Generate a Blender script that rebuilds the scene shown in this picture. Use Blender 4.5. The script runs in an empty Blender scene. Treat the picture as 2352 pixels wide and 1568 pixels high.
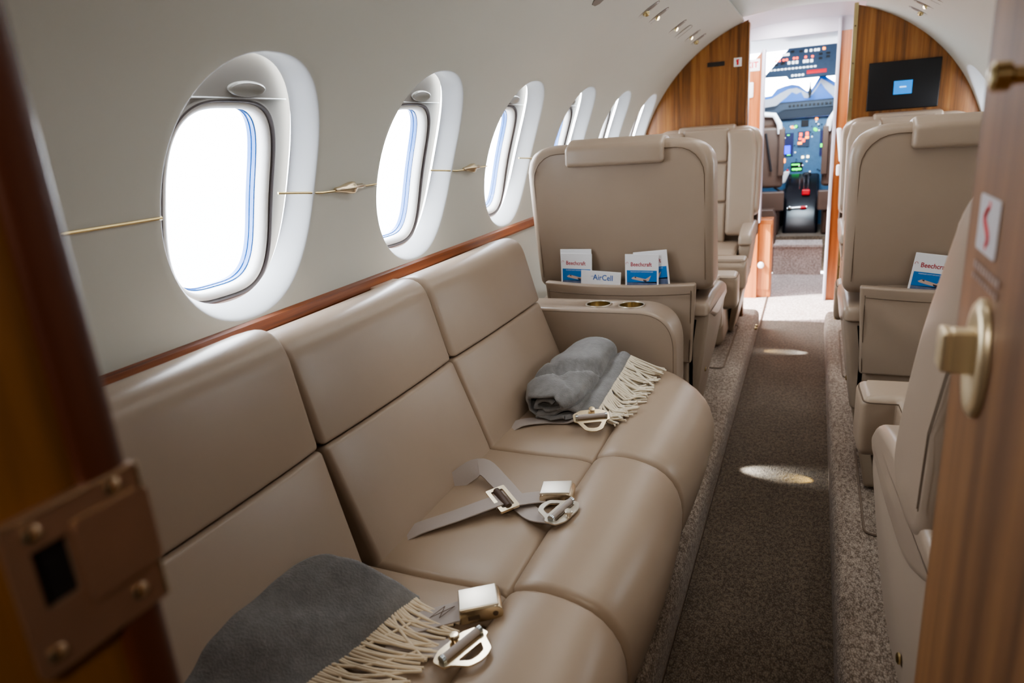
import bpy, bmesh, math, random
from mathutils import Vector, Matrix, noise
from mathutils.geometry import tessellate_polygon
random.seed(7)
PI = math.pi
COL = bpy.context.scene.collection
CX, CZ, CR = -0.0956, 0.94, 0.89          # cabin cross-section: centre and radius
YB = 4.25                                  # forward bulkhead

# ------------------------------------------------------------------ materials
def srgb(r, g, b):
    f = lambda c: (c/255/12.92) if c/255 <= 0.04045 else ((c/255+0.055)/1.055)**2.4
    return (f(r), f(g), f(b), 1)

def new_mat(name):
    m = bpy.data.materials.new(name); m.use_nodes = True
    return m, m.node_tree, m.node_tree.nodes['Principled BSDF']

def N(nt, t, **kw):
    n = nt.nodes.new(t)
    for k, v in kw.items(): setattr(n, k, v)
    return n

def coords(nt, scale=(1, 1, 1)):
    tc = N(nt, 'ShaderNodeTexCoord'); mp = N(nt, 'ShaderNodeMapping')
    mp.inputs['Scale'].default_value = scale
    nt.links.new(tc.outputs['Object'], mp.inputs['Vector'])
    return mp.outputs['Vector']

def add_bump(nt, b, vec, scale, strength, dist=0.002, detail=3):
    n = N(nt, 'ShaderNodeTexNoise'); n.inputs['Scale'].default_value = scale; n.inputs['Detail'].default_value = detail
    nt.links.new(vec, n.inputs['Vector'])
    bp = N(nt, 'ShaderNodeBump'); bp.inputs['Strength'].default_value = strength; bp.inputs['Distance'].default_value = dist
    nt.links.new(n.outputs['Fac'], bp.inputs['Height']); nt.links.new(bp.outputs['Normal'], b.inputs['Normal'])

def plain(name, col, rough=0.5, metal=0.0, bump=None, var=0.0, vscale=6, coat=0, spec=0.5, sheen=0):
    m, nt, b = new_mat(name)
    b.inputs['Base Color'].default_value = col; b.inputs['Roughness'].default_value = rough; b.inputs['Metallic'].default_value = metal
    b.inputs['Coat Weight'].default_value = coat; b.inputs['Specular IOR Level'].default_value = spec
    b.inputs['Sheen Weight'].default_value = sheen
    vec = coords(nt)
    if var:
        n = N(nt, 'ShaderNodeTexNoise'); n.inputs['Scale'].default_value = vscale; n.inputs['Detail'].default_value = 4
        nt.links.new(vec, n.inputs['Vector'])
        r = N(nt, 'ShaderNodeValToRGB')
        r.color_ramp.elements[0].color = tuple(c*(1-var) for c in col[:3])+(1,); r.color_ramp.elements[1].color = tuple(min(1, c*(1+var)) for c in col[:3])+(1,)
        r.color_ramp.elements[0].position = .3; r.color_ramp.elements[1].position = .7
        nt.links.new(n.outputs['Fac'], r.inputs['Fac']); nt.links.new(r.outputs['Color'], b.inputs['Base Color'])
    if bump: add_bump(nt, b, vec, *bump)
    return m

def emit(name, col, s):
    m, nt, b = new_mat(name)
    b.inputs['Base Color'].default_value = col
    b.inputs['Emission Color'].default_value = col; b.inputs['Emission Strength'].default_value = s
    return m

def wood(name, dark, mid, light, scale, rough=0.35, coat=0.3):
    m, nt, b = new_mat(name)
    v = coords(nt, scale)
    n1 = N(nt, 'ShaderNodeTexNoise'); n1.inputs['Scale'].default_value = 1.0; n1.inputs['Detail'].default_value = 6; n1.inputs['Roughness'].default_value = .65
    nt.links.new(v, n1.inputs['Vector'])
    r = N(nt, 'ShaderNodeValToRGB'); e = r.color_ramp.elements
    e[0].position = .32; e[0].color = dark; e[1].position = .68; e[1].color = light
    x = e.new(.5); x.color = mid
    nt.links.new(n1.outputs['Fac'], r.inputs['Fac']); nt.links.new(r.outputs['Color'], b.inputs['Base Color'])
    b.inputs['Roughness'].default_value = rough; b.inputs['Coat Weight'].default_value = coat; b.inputs['Coat Roughness'].default_value = .25
    return m

def carpet(name, c0, c1, scale, bump=.9):
    m, nt, b = new_mat(name)
    v = coords(nt, (1, .55, 1))
    w = N(nt, 'ShaderNodeTexVoronoi'); w.inputs['Scale'].default_value = scale
    n = N(nt, 'ShaderNodeTexNoise'); n.inputs['Scale'].default_value = scale*.35; n.inputs['Detail'].default_value = 5
    n2 = N(nt, 'ShaderNodeTexNoise'); n2.inputs['Scale'].default_value = 9; n2.inputs['Detail'].default_value = 3
    for k in (w, n, n2): nt.links.new(v, k.inputs['Vector'])
    mx = N(nt, 'ShaderNodeMath', operation='MULTIPLY'); nt.links.new(w.outputs['Distance'], mx.inputs[0]); mx.inputs[1].default_value = .55
    ad = N(nt, 'ShaderNodeMath', operation='SUBTRACT'); nt.links.new(n.outputs['Fac'], ad.inputs[0]); nt.links.new(mx.outputs[0], ad.inputs[1])
    ad2 = N(nt, 'ShaderNodeMath', operation='MULTIPLY_ADD'); nt.links.new(n2.outputs['Fac'], ad2.inputs[0]); ad2.inputs[1].default_value = .25; nt.links.new(ad.outputs[0], ad2.inputs[2])
    r = N(nt, 'ShaderNodeValToRGB'); r.color_ramp.elements[0].position = .15; r.color_ramp.elements[1].position = .62
    r.color_ramp.elements[0].color = c0; r.color_ramp.elements[1].color = c1
    nt.links.new(ad2.outputs[0], r.inputs['Fac']); nt.links.new(r.outputs['Color'], b.inputs['Base Color'])
    b.inputs['Roughness'].default_value = .95; b.inputs['Specular IOR Level'].default_value = .15; b.inputs['Sheen Weight'].default_value = .2
    bp = N(nt, 'ShaderNodeBump'); bp.inputs['Strength'].default_value = bump; bp.inputs['Distance'].default_value = .004
    nt.links.new(ad.outputs[0], bp.inputs['Height']); nt.links.new(bp.outputs['Normal'], b.inputs['Normal'])
    return m

M = {}
M['leather'] = plain('leather', srgb(166, 148, 131), .34, bump=(420, .10, .001), var=.03, vscale=5)
M['leather_seat'] = plain('leather_seat', srgb(165, 146, 127), .38, bump=(420, .10, .001), var=.03, vscale=5)
M['leather_grey'] = plain('leather_grey', srgb(164, 147, 130), .5, bump=(420, .1, .001))
M['seam'] = plain('seam', srgb(96, 78, 62), .7)
M['stitch'] = plain('stitch', srgb(112, 92, 74), .7)
M['dark_gap'] = plain('dark_gap', srgb(60, 48, 40), .8)
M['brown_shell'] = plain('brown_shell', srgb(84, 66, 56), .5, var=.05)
M['liner'] = plain('liner', srgb(208, 208, 200), .5, bump=(260, .05, .001), var=.015, vscale=3)
M['reveal'] = plain('reveal', srgb(206, 208, 209), .4)
M['ceiling'] = plain('ceiling', srgb(214, 224, 222), .5)
M['grey_panel'] = plain('grey_panel', srgb(128, 122, 116), .45)
M['grip'] = plain('grip', srgb(158, 156, 150), .22)
M['gasket'] = plain('gasket', srgb(232, 230, 226), .4)
M['seal'] = plain('seal', srgb(70, 62, 60), .6)
M['pane_edge'] = plain('pane_edge', srgb(36, 96, 168), .15, spec=.8)
M['gold'] = plain('gold', srgb(222, 206, 178), .25, 1.0, bump=(30, .03, .002))
M['pale_gold'] = plain('pale_gold', srgb(226, 218, 204), .32, .85)
M['brass'] = plain('brass', srgb(204, 186, 142), .25, 1.0)
M['well'] = plain('well', srgb(206, 190, 156), .22, 1.0)
M['champagne'] = plain('champagne', srgb(224, 206, 172), .34, .65)
M['bronze'] = plain('bronze', srgb(164, 134, 114), .42, .75, var=.1, vscale=14)
M['steel'] = plain('steel', srgb(190, 196, 198), .25, 1.0)
M['wood_bulk'] = wood('wood_bulk', srgb(88, 52, 20), srgb(138, 88, 40), srgb(166, 114, 60), (34, 34, 1.1))
M['wood_rail'] = wood('wood_rail', srgb(96, 50, 26), srgb(142, 78, 42), srgb(166, 98, 56), (40, 1.6, 60))
M['wood_left'] = wood('wood_left', srgb(84, 54, 26), srgb(122, 82, 42), srgb(140, 98, 54), (12, 22, 1.2), .4)
M['wood_door'] = wood('wood_door', srgb(90, 60, 36), srgb(130, 90, 56), srgb(152, 108, 68), (16, 26, .8), .5, .05)
M['wood_vest'] = wood('wood_vest', srgb(150, 84, 42), srgb(186, 112, 62), srgb(206, 138, 84), (34, 34, 1.1))
M['wood_dark'] = wood('wood_dark', srgb(62, 30, 18), srgb(84, 44, 28), srgb(98, 56, 36), (12, 22, 1.2), .4)
M['carpet_aisle'] = carpet('carpet_aisle', srgb(78, 67, 55), srgb(124, 110, 94), 280)
M['carpet_side'] = carpet('carpet_side', srgb(118, 104, 92), srgb(186, 171, 156), 260)
M['carpet_light'] = carpet('carpet_light', srgb(150, 132, 122), srgb(216, 204, 198), 200, .6)
M['strap'] = plain('strap', srgb(174, 164, 158), .6, bump=(900, .3, .0008))
M['blanket'] = plain('blanket', srgb(128, 126, 125), .95, bump=(260, .5, .003, 5), var=.12, vscale=60, spec=.1, sheen=.4)
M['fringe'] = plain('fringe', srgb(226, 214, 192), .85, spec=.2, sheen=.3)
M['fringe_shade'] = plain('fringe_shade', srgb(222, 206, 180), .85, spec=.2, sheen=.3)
M['paper'] = plain('paper', srgb(238, 238, 240), .5)
M['print_red'] = plain('print_red', srgb(176, 52, 66), .6)
M['print_blue'] = plain('print_blue', srgb(46, 104, 180), .6)
M['sky_print'] = plain('sky_print', srgb(22, 122, 196), .5)
M['sea_print'] = plain('sea_print', srgb(96, 110, 140), .5, var=.2, vscale=90)
M['plane_print'] = plain('plane_print', srgb(206, 178, 164), .5)
M['plane_dark'] = plain('plane_dark', srgb(66, 54, 60), .5)
M['screen'] = plain('screen', srgb(18, 18, 22), .35)
M['screen_blue'] = emit('screen_blue', srgb(26, 116, 190), .55)
M['screen_white'] = emit('screen_white', srgb(170, 205, 235), .8)
M['black'] = plain('black', srgb(20, 20, 24), .5)
M['black_gloss'] = plain('black_gloss', srgb(14, 16, 22), .3)
M['plac'] = plain('plac', srgb(40, 34, 30), .5)
M['white'] = plain('white', srgb(238, 236, 234), .45)
M['sign_red'] = plain('sign_red', srgb(214, 44, 52), .5)
M['mauve'] = plain('mauve', srgb(184, 178, 186), .4)
M['panel_blue'] = plain('panel_blue', srgb(70, 108, 140), .5, var=.12, vscale=40)
M['panel_dark'] = plain('panel_dark', srgb(44, 60, 80), .5, var=.1, vscale=40)
M['glare'] = plain('glare', srgb(22, 34, 50), .6)
M['disp'] = emit('disp', srgb(14, 18, 60), .7)
M['disp_blue'] = emit('disp_blue', srgb(30, 50, 235), 1.4)
M['lamp_orange'] = emit('lamp_orange', srgb(255, 140, 40), 2.2)
M['lamp_red'] = emit('lamp_red', srgb(255, 80, 50), 1.8)
M['lamp_green'] = emit('lamp_green', srgb(40, 230, 70), 1.6)
M['lamp_white'] = emit('lamp_white', srgb(235, 238, 240), .8)
M['lamp_cream'] = emit('lamp_cream', srgb(255, 236, 200), 2)
M['red_knob'] = plain('red_knob', srgb(214, 20, 40), .4)
M['shade_blue'] = plain('shade_blue', srgb(10, 120, 224), .4)
M['frame_pale'] = plain('frame_pale', srgb(236, 236, 240), .5)
M['concrete'] = plain('concrete', srgb(190, 190, 190), .9, var=.06, vscale=2)
M['led'] = emit('led', (1, .98, .93, 1), 45)
M['piping'] = plain('piping', srgb(124, 108, 94), .8)
M['skirt'] = plain('skirt', srgb(160, 143, 125), .4)
M['sticker'] = plain('sticker', srgb(206, 202, 206), .5)
M['faint'] = plain('faint', srgb(178, 156, 146), .5)
gm, gnt, gb = new_mat('glass_pane')      # clear acrylic: mostly straight-through with a faint reflection
tr = N(gnt, 'ShaderNodeBsdfTransparent'); tr.inputs['Color'].default_value = (.97, .98, 1, 1)
gl = N(gnt, 'ShaderNodeBsdfGlossy'); gl.inputs['Roughness'].default_value = .03
mxs = N(gnt, 'ShaderNodeMixShader')
mxs.inputs[0].default_value = .03; gnt.links.new(tr.outputs[0], mxs.inputs[1]); gnt.links.new(gl.outputs[0], mxs.inputs[2])
gnt.links.new(mxs.outputs[0], gnt.nodes['Material Output'].inputs['Surface'])
M['glass'] = gm

# ------------------------------------------------------------------ mesh helpers
class MB:
    def __init__(self): self.v = []; self.f = []; self.m = []
    def add(self, vs, fs, mi=0, mat=None):
        o = len(self.v)
        self.v += [tuple(mat @ Vector(p)) if mat else tuple(p) for p in vs]
        self.f += [tuple(i+o for i in f) for f in fs]; self.m += [mi]*len(fs)
        return self
    def build(self, name, mats, parent=None, smooth=40, loc=None):
        me = bpy.data.meshes.new(name); me.from_pydata(self.v, [], self.f)
        for k in (mats if isinstance(mats, (list, tuple)) else [mats]): me.materials.append(M[k])
        me.polygons.foreach_set('material_index', self.m)
        bm = bmesh.new(); bm.from_mesh(me)
        bmesh.ops.remove_doubles(bm, verts=bm.verts, dist=1e-6)
        bmesh.ops.recalc_face_normals(bm, faces=bm.faces)
        bm.to_mesh(me); bm.free()
        if smooth:
            me.shade_smooth(); me.set_sharp_from_angle(angle=math.radians(smooth))
        o = bpy.data.objects.new(name, me); COL.objects.link(o)
        if parent: o.parent = parent
        return o

def box(mb, c, s, mi=0, mat=None):
    x, y, z = (k/2 for k in s); cx, cy, cz = c
    vs = [(cx+a*x, cy+b*y, cz+d*z) for a in (-1, 1) for b in (-1, 1) for d in (-1, 1)]
    return mb.add(vs, [(0, 1, 3, 2), (4, 6, 7, 5), (0, 4, 5, 1), (2, 3, 7, 6), (0, 2, 6, 4), (1, 5, 7, 3)], mi, mat)

def rgrid(h, r, m, k=4):
    r = min(r, h*.999); L = []
    for i in range(k): L.append(-h+r*(1-math.tan(PI/4*(1-i/k))))
    L += [-(h-r)+2*(h-r)*i/m for i in range(m+1)]
    for i in range(1, k+1): L.append(h-r+r*math.tan(PI/4*i/k))
    return L

def rbox(mb, c, s, r, mi=0, fn=None, m=2, mat=None, k=4):
    """rounded box; fn(unit xyz in -1..1, point) may bend it; m = inner subdivisions (int or 3)"""
    h = [q/2 for q in s]; r = min(r, min(h)*.98); mm = (m,)*3 if isinstance(m, int) else m
    G = [rgrid(h[i], r, mm[i], k) for i in range(3)]
    idx = {}; vs = []; fs = []
    def vert(i, j, l):
        key = (i, j, l)
        if key not in idx:
            p = Vector((G[0][i], G[1][j], G[2][l]))
            q = Vector([max(-(h[a]-r), min(h[a]-r, p[a])) for a in range(3)])
            d = p-q
            if d.length > 1e-9: p = q+d.normalized()*r
            u = Vector([p[a]/h[a] for a in range(3)])
            w = p+Vector(c)
            if fn: w = Vector(fn(u, w))
            idx[key] = len(vs); vs.append(w)
        return idx[key]
    n = [len(g)-1 for g in G]
    for a in range(3):
        b, d = (a+1) % 3, (a+2) % 3
        for side in (0, n[a]):
            for i in range(n[b]):
                for j in range(n[d]):
                    q = []
                    for (ii, jj) in ((i, j), (i+1, j), (i+1, j+1), (i, j+1)):
                        t = [0, 0, 0]; t[a] = side; t[b] = ii; t[d] = jj; q.append(vert(*t))
                    fs.append(tuple(q if side else q[::-1]))
    return mb.add(vs, fs, mi, mat)

def tri(corners):
    """map unit cube -> hexahedron, corners in order (x-,y-,z-),(x-,y-,z+),(x-,y+,z-),(x-,y+,z+),(x+...)"""
    C = [Vector(q) for q in corners]
    def f(u, w):
        a, b, c = ((k+1)/2 for k in u)
        p = Vector((0, 0, 0))
        for i in range(2):
            for j in range(2):
                for k in range(2):
                    p += C[i*4+j*2+k]*((a if i else 1-a)*(b if j else 1-b)*(c if k else 1-c))
        return p
    return f

def chaikin(P, n=2):
    for _ in range(n):
        Q = []
        for i in range(len(P)):
            a, b = P[i], P[(i+1) % len(P)]
            Q.append((a[0]*.75+b[0]*.25, a[1]*.75+b[1]*.25)); Q.append((a[0]*.25+b[0]*.75, a[1]*.25+b[1]*.75))
        P = Q
    return P

def fillet(P, r, n=5):
    """round polygon corners; r number or list"""
    out = []
    L = len(P)
    for i in range(L):
        p0, p1, p2 = Vector(P[i-1]), Vector(P[i]), Vector(P[(i+1) % L])
        rr = r[i] if isinstance(r, (list, tuple)) else r
        a, b = (p0-p1), (p2-p1)
        d = min(rr, a.length*.49, b.length*.49)
        if d < 1e-5: out.append(tuple(p1)); continue
        A, B = p1+a.normalized()*d, p1+b.normalized()*d
        for k in range(n+1):
            t = k/n
            out.append(tuple(A*(1-t)**2+p1*2*t*(1-t)+B*t*t))
    return out

def area2(P): return sum(P[i][0]*P[(i+1) % len(P)][1]-P[(i+1) % len(P)][0]*P[i][1] for i in range(len(P)))

def inset(P, d):
    s = 1 if area2(P) > 0 else -1
    out = []
    L = len(P)
    for i in range(L):
        a = Vector(P[i])-Vector(P[i-1]); b = Vector(P[(i+1) % L])-Vector(P[i])
        a = a.normalized() if a.length > 1e-9 else b.normalized(); b = b.normalized() if b.length > 1e-9 else a
        n = Vector((-a.y, a.x))+Vector((-b.y, b.x))
        n = n.normalized() if n.length > 1e-6 else Vector((0, 0))
        out.append((P[i][0]+n.x*d*s, P[i][1]+n.y*d*s))
    return out

AX = {'x': lambda a, u, v: (a, u, v), 'y': lambda a, u, v: (u, a, v), 'z': lambda a, u, v: (u, v, a)}
def loft(mb, P, a0, a1, r=0, axis='y', seg=1, mi=0, mat=None, fn=None, k=5, r1=None):
    """extrude closed polygon P along an axis with rounded ends of radius r; fn(t, point) may bend"""
    r1 = r if r1 is None else r1
    st = []
    if r > 0:
        for i in range(k): th = PI/2*i/k; st.append((a0+r*(1-math.sin(th)), r*(1-math.cos(th))))
        st = [(a0+r*(1-math.sin(PI/2*(1-i/k))), r*(1-math.cos(PI/2*(1-i/k)))) for i in range(k)]
    if not st: st = [(a0, 0)]
    else: st = [(a, d) for a, d in st]
    b0 = a0+r; b1 = a1-r1
    st2 = [(b0+(b1-b0)*i/seg, 0) for i in range(0 if r > 0 else 1, seg+1)]
    e = [(a1-r1*(1-math.sin(PI/2*i/k)), r1*(1-math.cos(PI/2*i/k))) for i in range(1, k+1)] if r1 > 0 else []
    # start rounding: inset r at a0 -> 0 at b0
    if r > 0: st = [(a0+r*(1-math.cos(PI/2*i/k)), r*(1-math.sin(PI/2*i/k))) for i in range(k)]+[(b0, 0)]
    S = st+st2+e
    n = len(P); vs = []; fs = []
    for (a, d) in S:
        Q = inset(P, d) if d > 1e-7 else P
        t = (a-a0)/(a1-a0)
        for (u, v) in Q:
            p = AX[axis](a, u, v)
            vs.append(fn(t, Vector(p)) if fn else p)
    for i in range(len(S)-1):
        for j in range(n):
            fs.append((i*n+j, i*n+(j+1) % n, (i+1)*n+(j+1) % n, (i+1)*n+j))
    o = (len(S)-1)*n
    tess = tessellate_polygon([[Vector((q[0], q[1], 0)) for q in P]])
    for t3 in tess: fs.append(tuple(t3)); fs.append(tuple(o+q for q in t3))
    return mb.add(vs, fs, mi, mat)

def plate(mb, outer, holes, t, mi=0, mat=None):
    """flat plate in the local xy plane (z 0..t) with holes"""
    loops = [outer]+holes
    flat = [p for L in loops for p in L]
    tess = tessellate_polygon([[Vector((p[0], p[1], 0)) for p in L] for L in loops])
    n = len(flat)
    vs = [(p[0], p[1], t) for p in flat]+[(p[0], p[1], 0) for p in flat]
    fs = [tuple(q) for q in tess]+[tuple(n+i for i in q) for q in tess]
    o = 0
    for L in loops:
        for i in range(len(L)):
            a, b = o+i, o+(i+1) % len(L); fs.append((a, b, n+b, n+a))
        o += len(L)
    return mb.add(vs, fs, mi, mat)

def tube(mb, pts, r, n=8, mi=0, mat=None, closed=False, taper=None):
    P = [Vector(p) for p in pts]; L = len(P); vs = []; fs = []
    up = None
    for i in range(L):
        a = P[i-1] if (i > 0 or closed) else P[i]; b = P[(i+1) % L] if (i < L-1 or closed) else P[i]
        d = (b-a)
        d = d.normalized() if d.length > 1e-9 else Vector((0, 1, 0))
        if up is None: up = Vector((0, 0, 1)) if abs(d.z) < .9 else Vector((1, 0, 0))
        s = d.cross(up); s = s.normalized() if s.length > 1e-6 else d.orthogonal().normalized()
        up = s.cross(d).normalized()
        rr = r if taper is None else r*taper(i/(L-1))
        for k in range(n):
            th = 2*PI*k/n; vs.append(P[i]+s*math.cos(th)*rr+up*math.sin(th)*rr)
    for i in range(L if closed else L-1):
        for k in range(n):
            fs.append((i*n+k, i*n+(k+1) % n, ((i+1) % L)*n+(k+1) % n, ((i+1) % L)*n+k))
    if not closed: fs += [tuple(range(n))[::-1], tuple((L-1)*n+k for k in range(n))]
    return mb.add(vs, fs, mi, mat)

def lathe(mb, prof, mat=None, n=20, mi=0, sx=1, sy=1):
    """prof list of (radius, height) around local z"""
    vs = []; fs = []
    for (r, z) in prof:
        for k in range(n): vs.append((r*math.cos(2*PI*k/n)*sx, r*math.sin(2*PI*k/n)*sy, z))
    for i in range(len(prof)-1):
        for k in range(n): fs.append((i*n+k, i*n+(k+1) % n, (i+1)*n+(k+1) % n, (i+1)*n+k))
    fs += [tuple(range(n))[::-1], tuple((len(prof)-1)*n+k for k in range(n))]
    return mb.add(vs, fs, mi, mat)

def grid(mb, fn, nu, nv, mi=0, mat=None, flip=False):
    vs = [fn(i/nu, j/nv) for i in range(nu+1) for j in range(nv+1)]
    fs = [(i*(nv+1)+j, (i+1)*(nv+1)+j, (i+1)*(nv+1)+j+1, i*(nv+1)+j+1) for i in range(nu) for j in range(nv)]
    return mb.add(vs, fs, mi, mat)

def ribbon(mb, pts, w, t=.0022, side=None, mi=0, sub=6):
    P = [Vector(p) for p in pts]
    Q = []
    for i in range(len(P)-1):
        p0, p1, p2, p3 = P[max(i-1, 0)], P[i], P[i+1], P[min(i+2, len(P)-1)]
        for k in range(sub):
            s = k/sub
            Q.append(.5*((2*p1)+(p2-p0)*s+(2*p0-5*p1+4*p2-p3)*s*s+(3*p1-p0-3*p2+p3)*s**3))
    Q.append(P[-1]); vs = []; fs = []
    L = len(Q)
    for i in range(L):
        d = (Q[min(i+1, L-1)]-Q[max(i-1, 0)]).normalized()
        if side:
            f = i/(L-1)*(len(side)-1); j = min(int(f), len(side)-2); sd = Vector(side[j]).lerp(Vector(side[j+1]), f-j)
        else: sd = d.cross(Vector((0, 0, 1)))
        sd = (sd-d*sd.dot(d)).normalized(); n = sd.cross(d).normalized()
        for (a, b) in ((-1, -1), (1, -1), (1, 1), (-1, 1)): vs.append(Q[i]+sd*(w/2*a)+n*(t/2*b))
    for i in range(L-1):
        for k in range(4): fs.append((i*4+k, i*4+(k+1) % 4, i*4+4+(k+1) % 4, i*4+4+k))
    fs += [(0, 1, 2, 3), tuple((L-1)*4+k for k in range(4))]
    return mb.add(vs, fs, mi)

def text(mb, s, size, mat, mi=0, align='CENTER', width=None, sx=1.0):
    cu = bpy.data.curves.new('t', 'FONT'); cu.body = s; cu.size = size; cu.align_x = align; cu.align_y = 'CENTER'; cu.resolution_u = 3
    if width: cu.offset = width
    o = bpy.data.objects.new('t', cu); COL.objects.link(o)
    dg = bpy.context.evaluated_depsgraph_get(); me = o.evaluated_get(dg).to_mesh()
    vs = [(v.co.x*sx, v.co.y, v.co.z) for v in me.vertices]; fs = [tuple(p.vertices) for p in me.polygons]
    mb.add(vs, fs, mi, mat)
    o.evaluated_get(dg).to_mesh_clear()
    bpy.data.objects.remove(o); bpy.data.curves.remove(cu)

def frame(o, x, y):
    """matrix whose local x,y axes follow the two given directions"""
    x = Vector(x).normalized(); y = Vector(y); y = (y-x*y.dot(x)).normalized(); z = x.cross(y)
    m = Matrix((x, y, z)).transposed().to_4x4(); m.translation = Vector(o)
    return m

def tag(o, label, cat, group=None, kind=None):
    o['label'] = label; o['category'] = cat
    if group: o['group'] = group
    if kind: o['kind'] = kind
    return o
def struct(o): o['kind'] = 'structure'; return o
def empty(name, loc=(0, 0, 0), rz=0):
    o = bpy.data.objects.new(name, None); COL.objects.link(o); o.location = loc; o.rotation_euler = (0, 0, rz); o.empty_display_size = .05
    return o

def cyl(y, phi, r=CR, side=-1):
    return (CX+side*r*math.cos(phi), y, CZ+r*math.sin(phi))
def sup(t, a, b, n):
    c, s = math.cos(t), math.sin(t)
    return (math.copysign(abs(c)**(2/n), c)*a, math.copysign(abs(s)**(2/n), s)*b)

# ------------------------------------------------------------------ cabin walls with window bays
WC = [.974+.61*i for i in range(6)]
PHC = math.radians(18.4); HS = math.radians(23.2); HW = .305
NT = 96
cornerA = math.atan2(HS*CR, HW)
angs = sorted(set([round(2*PI*i/NT, 6) for i in range(NT)]+[round(a, 6) for a in (cornerA, PI-cornerA, PI+cornerA, 2*PI-cornerA)]))
def rect_pt(t):
    c, s = math.cos(t), math.sin(t)
    k = min(HW/abs(c) if abs(c) > 1e-9 else 1e9, HS*CR/abs(s) if abs(s) > 1e-9 else 1e9)
    return c*k, s*k
OVA, OVB, OVN = .190, .247, 2.25
def rings(mb, yc, side, ringlist, mi=0):
    n = len(angs); vs = []; fs = []
    for fn in ringlist:
        for t in angs: y, s, r = fn(t); vs.append(cyl(yc+y, PHC+s/CR, r, side))
    for i in range(len(ringlist)-1):
        for j in range(n): fs.append((i*n+j, i*n+(j+1) % n, (i+1)*n+(j+1) % n, (i+1)*n+j))
    return mb.add(vs, fs, mi)
def oval(a, b, n, r): return lambda t: (*sup(t, a, b, n), r)
def mixr(k):
    def f(t):
        o = sup(t, OVA, OVB, OVN); q = rect_pt(t)
        return o[0]+(q[0]-o[0])*k, o[1]+(q[1]-o[1])*k, CR
    return f
def strip(mb, side, y0, y1, p0, p1, ny, np, mi=0, phis=None):
    ph = phis or [p0+(p1-p0)*i/np for i in range(np+1)]
    vs = [cyl(y0+(y1-y0)*i/ny, p, CR, side) for i in range(ny+1) for p in ph]; k = len(ph)
    mb.add(vs, [(i*k+j, (i+1)*k+j, (i+1)*k+j+1, i*k+j+1) for i in range(ny) for j in range(k-1)], mi)
PH_CROWN = math.radians(69.9)
sidephis = sorted(set(PHC+rect_pt(t)[1]/CR for t in angs if abs(abs(rect_pt(t)[0])-HW) < 1e-6))
def side_wall(side, wins, name, y_end):
    mb = MB()
    ys = -1.05; y0 = WC[0]-HW
    for i, yc in enumerate(WC):
        if i in wins:
            rings(mb, yc, side, [mixr(1), mixr(.7), mixr(.45), mixr(.25), mixr(.1), mixr(0)])
            R = [(1, 0), (.99, .0012), (.978, .0045), (.962, .0105), (.945, .019), (.922, .031), (.90, .044), (.888, .053)]
            rings(mb, yc, side, [oval(OVA*k, OVB*k, OVN, CR+d) for k, d in R], 1)
        else: strip(mb, side, yc-HW, yc+HW, 0, 0, 4, 0, phis=sidephis)
    strip(mb, side, ys, y0, 0, 0, 10, 0, phis=sidephis)
    if y_end > WC[-1]+HW: strip(mb, side, WC[-1]+HW, y_end, 0, 0, 2, 0, phis=sidephis)
    strip(mb, side, ys, max(y_end, WC[-1]+HW), math.radians(-72), PHC-HS, 20, 24)
    strip(mb, side, ys, max(y_end, WC[-1]+HW), PHC+HS, PH_CROWN, 20, 16)
    x, _, z = cyl(0, PH_CROWN, CR, side)              # valance lip turning up at the crown
    ya, yb = ys, 4.25
    mb.add([(x, ya, z), (x, yb, z), (x-side*.012, ya, z+.004), (x-side*.012, yb, z+.004), (x-side*.008, ya, z+.018), (x-side*.008, yb, z+.018), (x+side*.06, ya, z+.03), (x+side*.06, yb, z+.03)],
           [(0, 1, 3, 2), (2, 3, 5, 4), (4, 5, 7, 6)])
    return struct(mb.build(name, ['liner', 'reveal'], smooth=50))
side_wall(-1, range(6), 'wall_left', 4.33)
side_wall(1, (0, 2, 4, 5), 'wall_right', 4.33)

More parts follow.
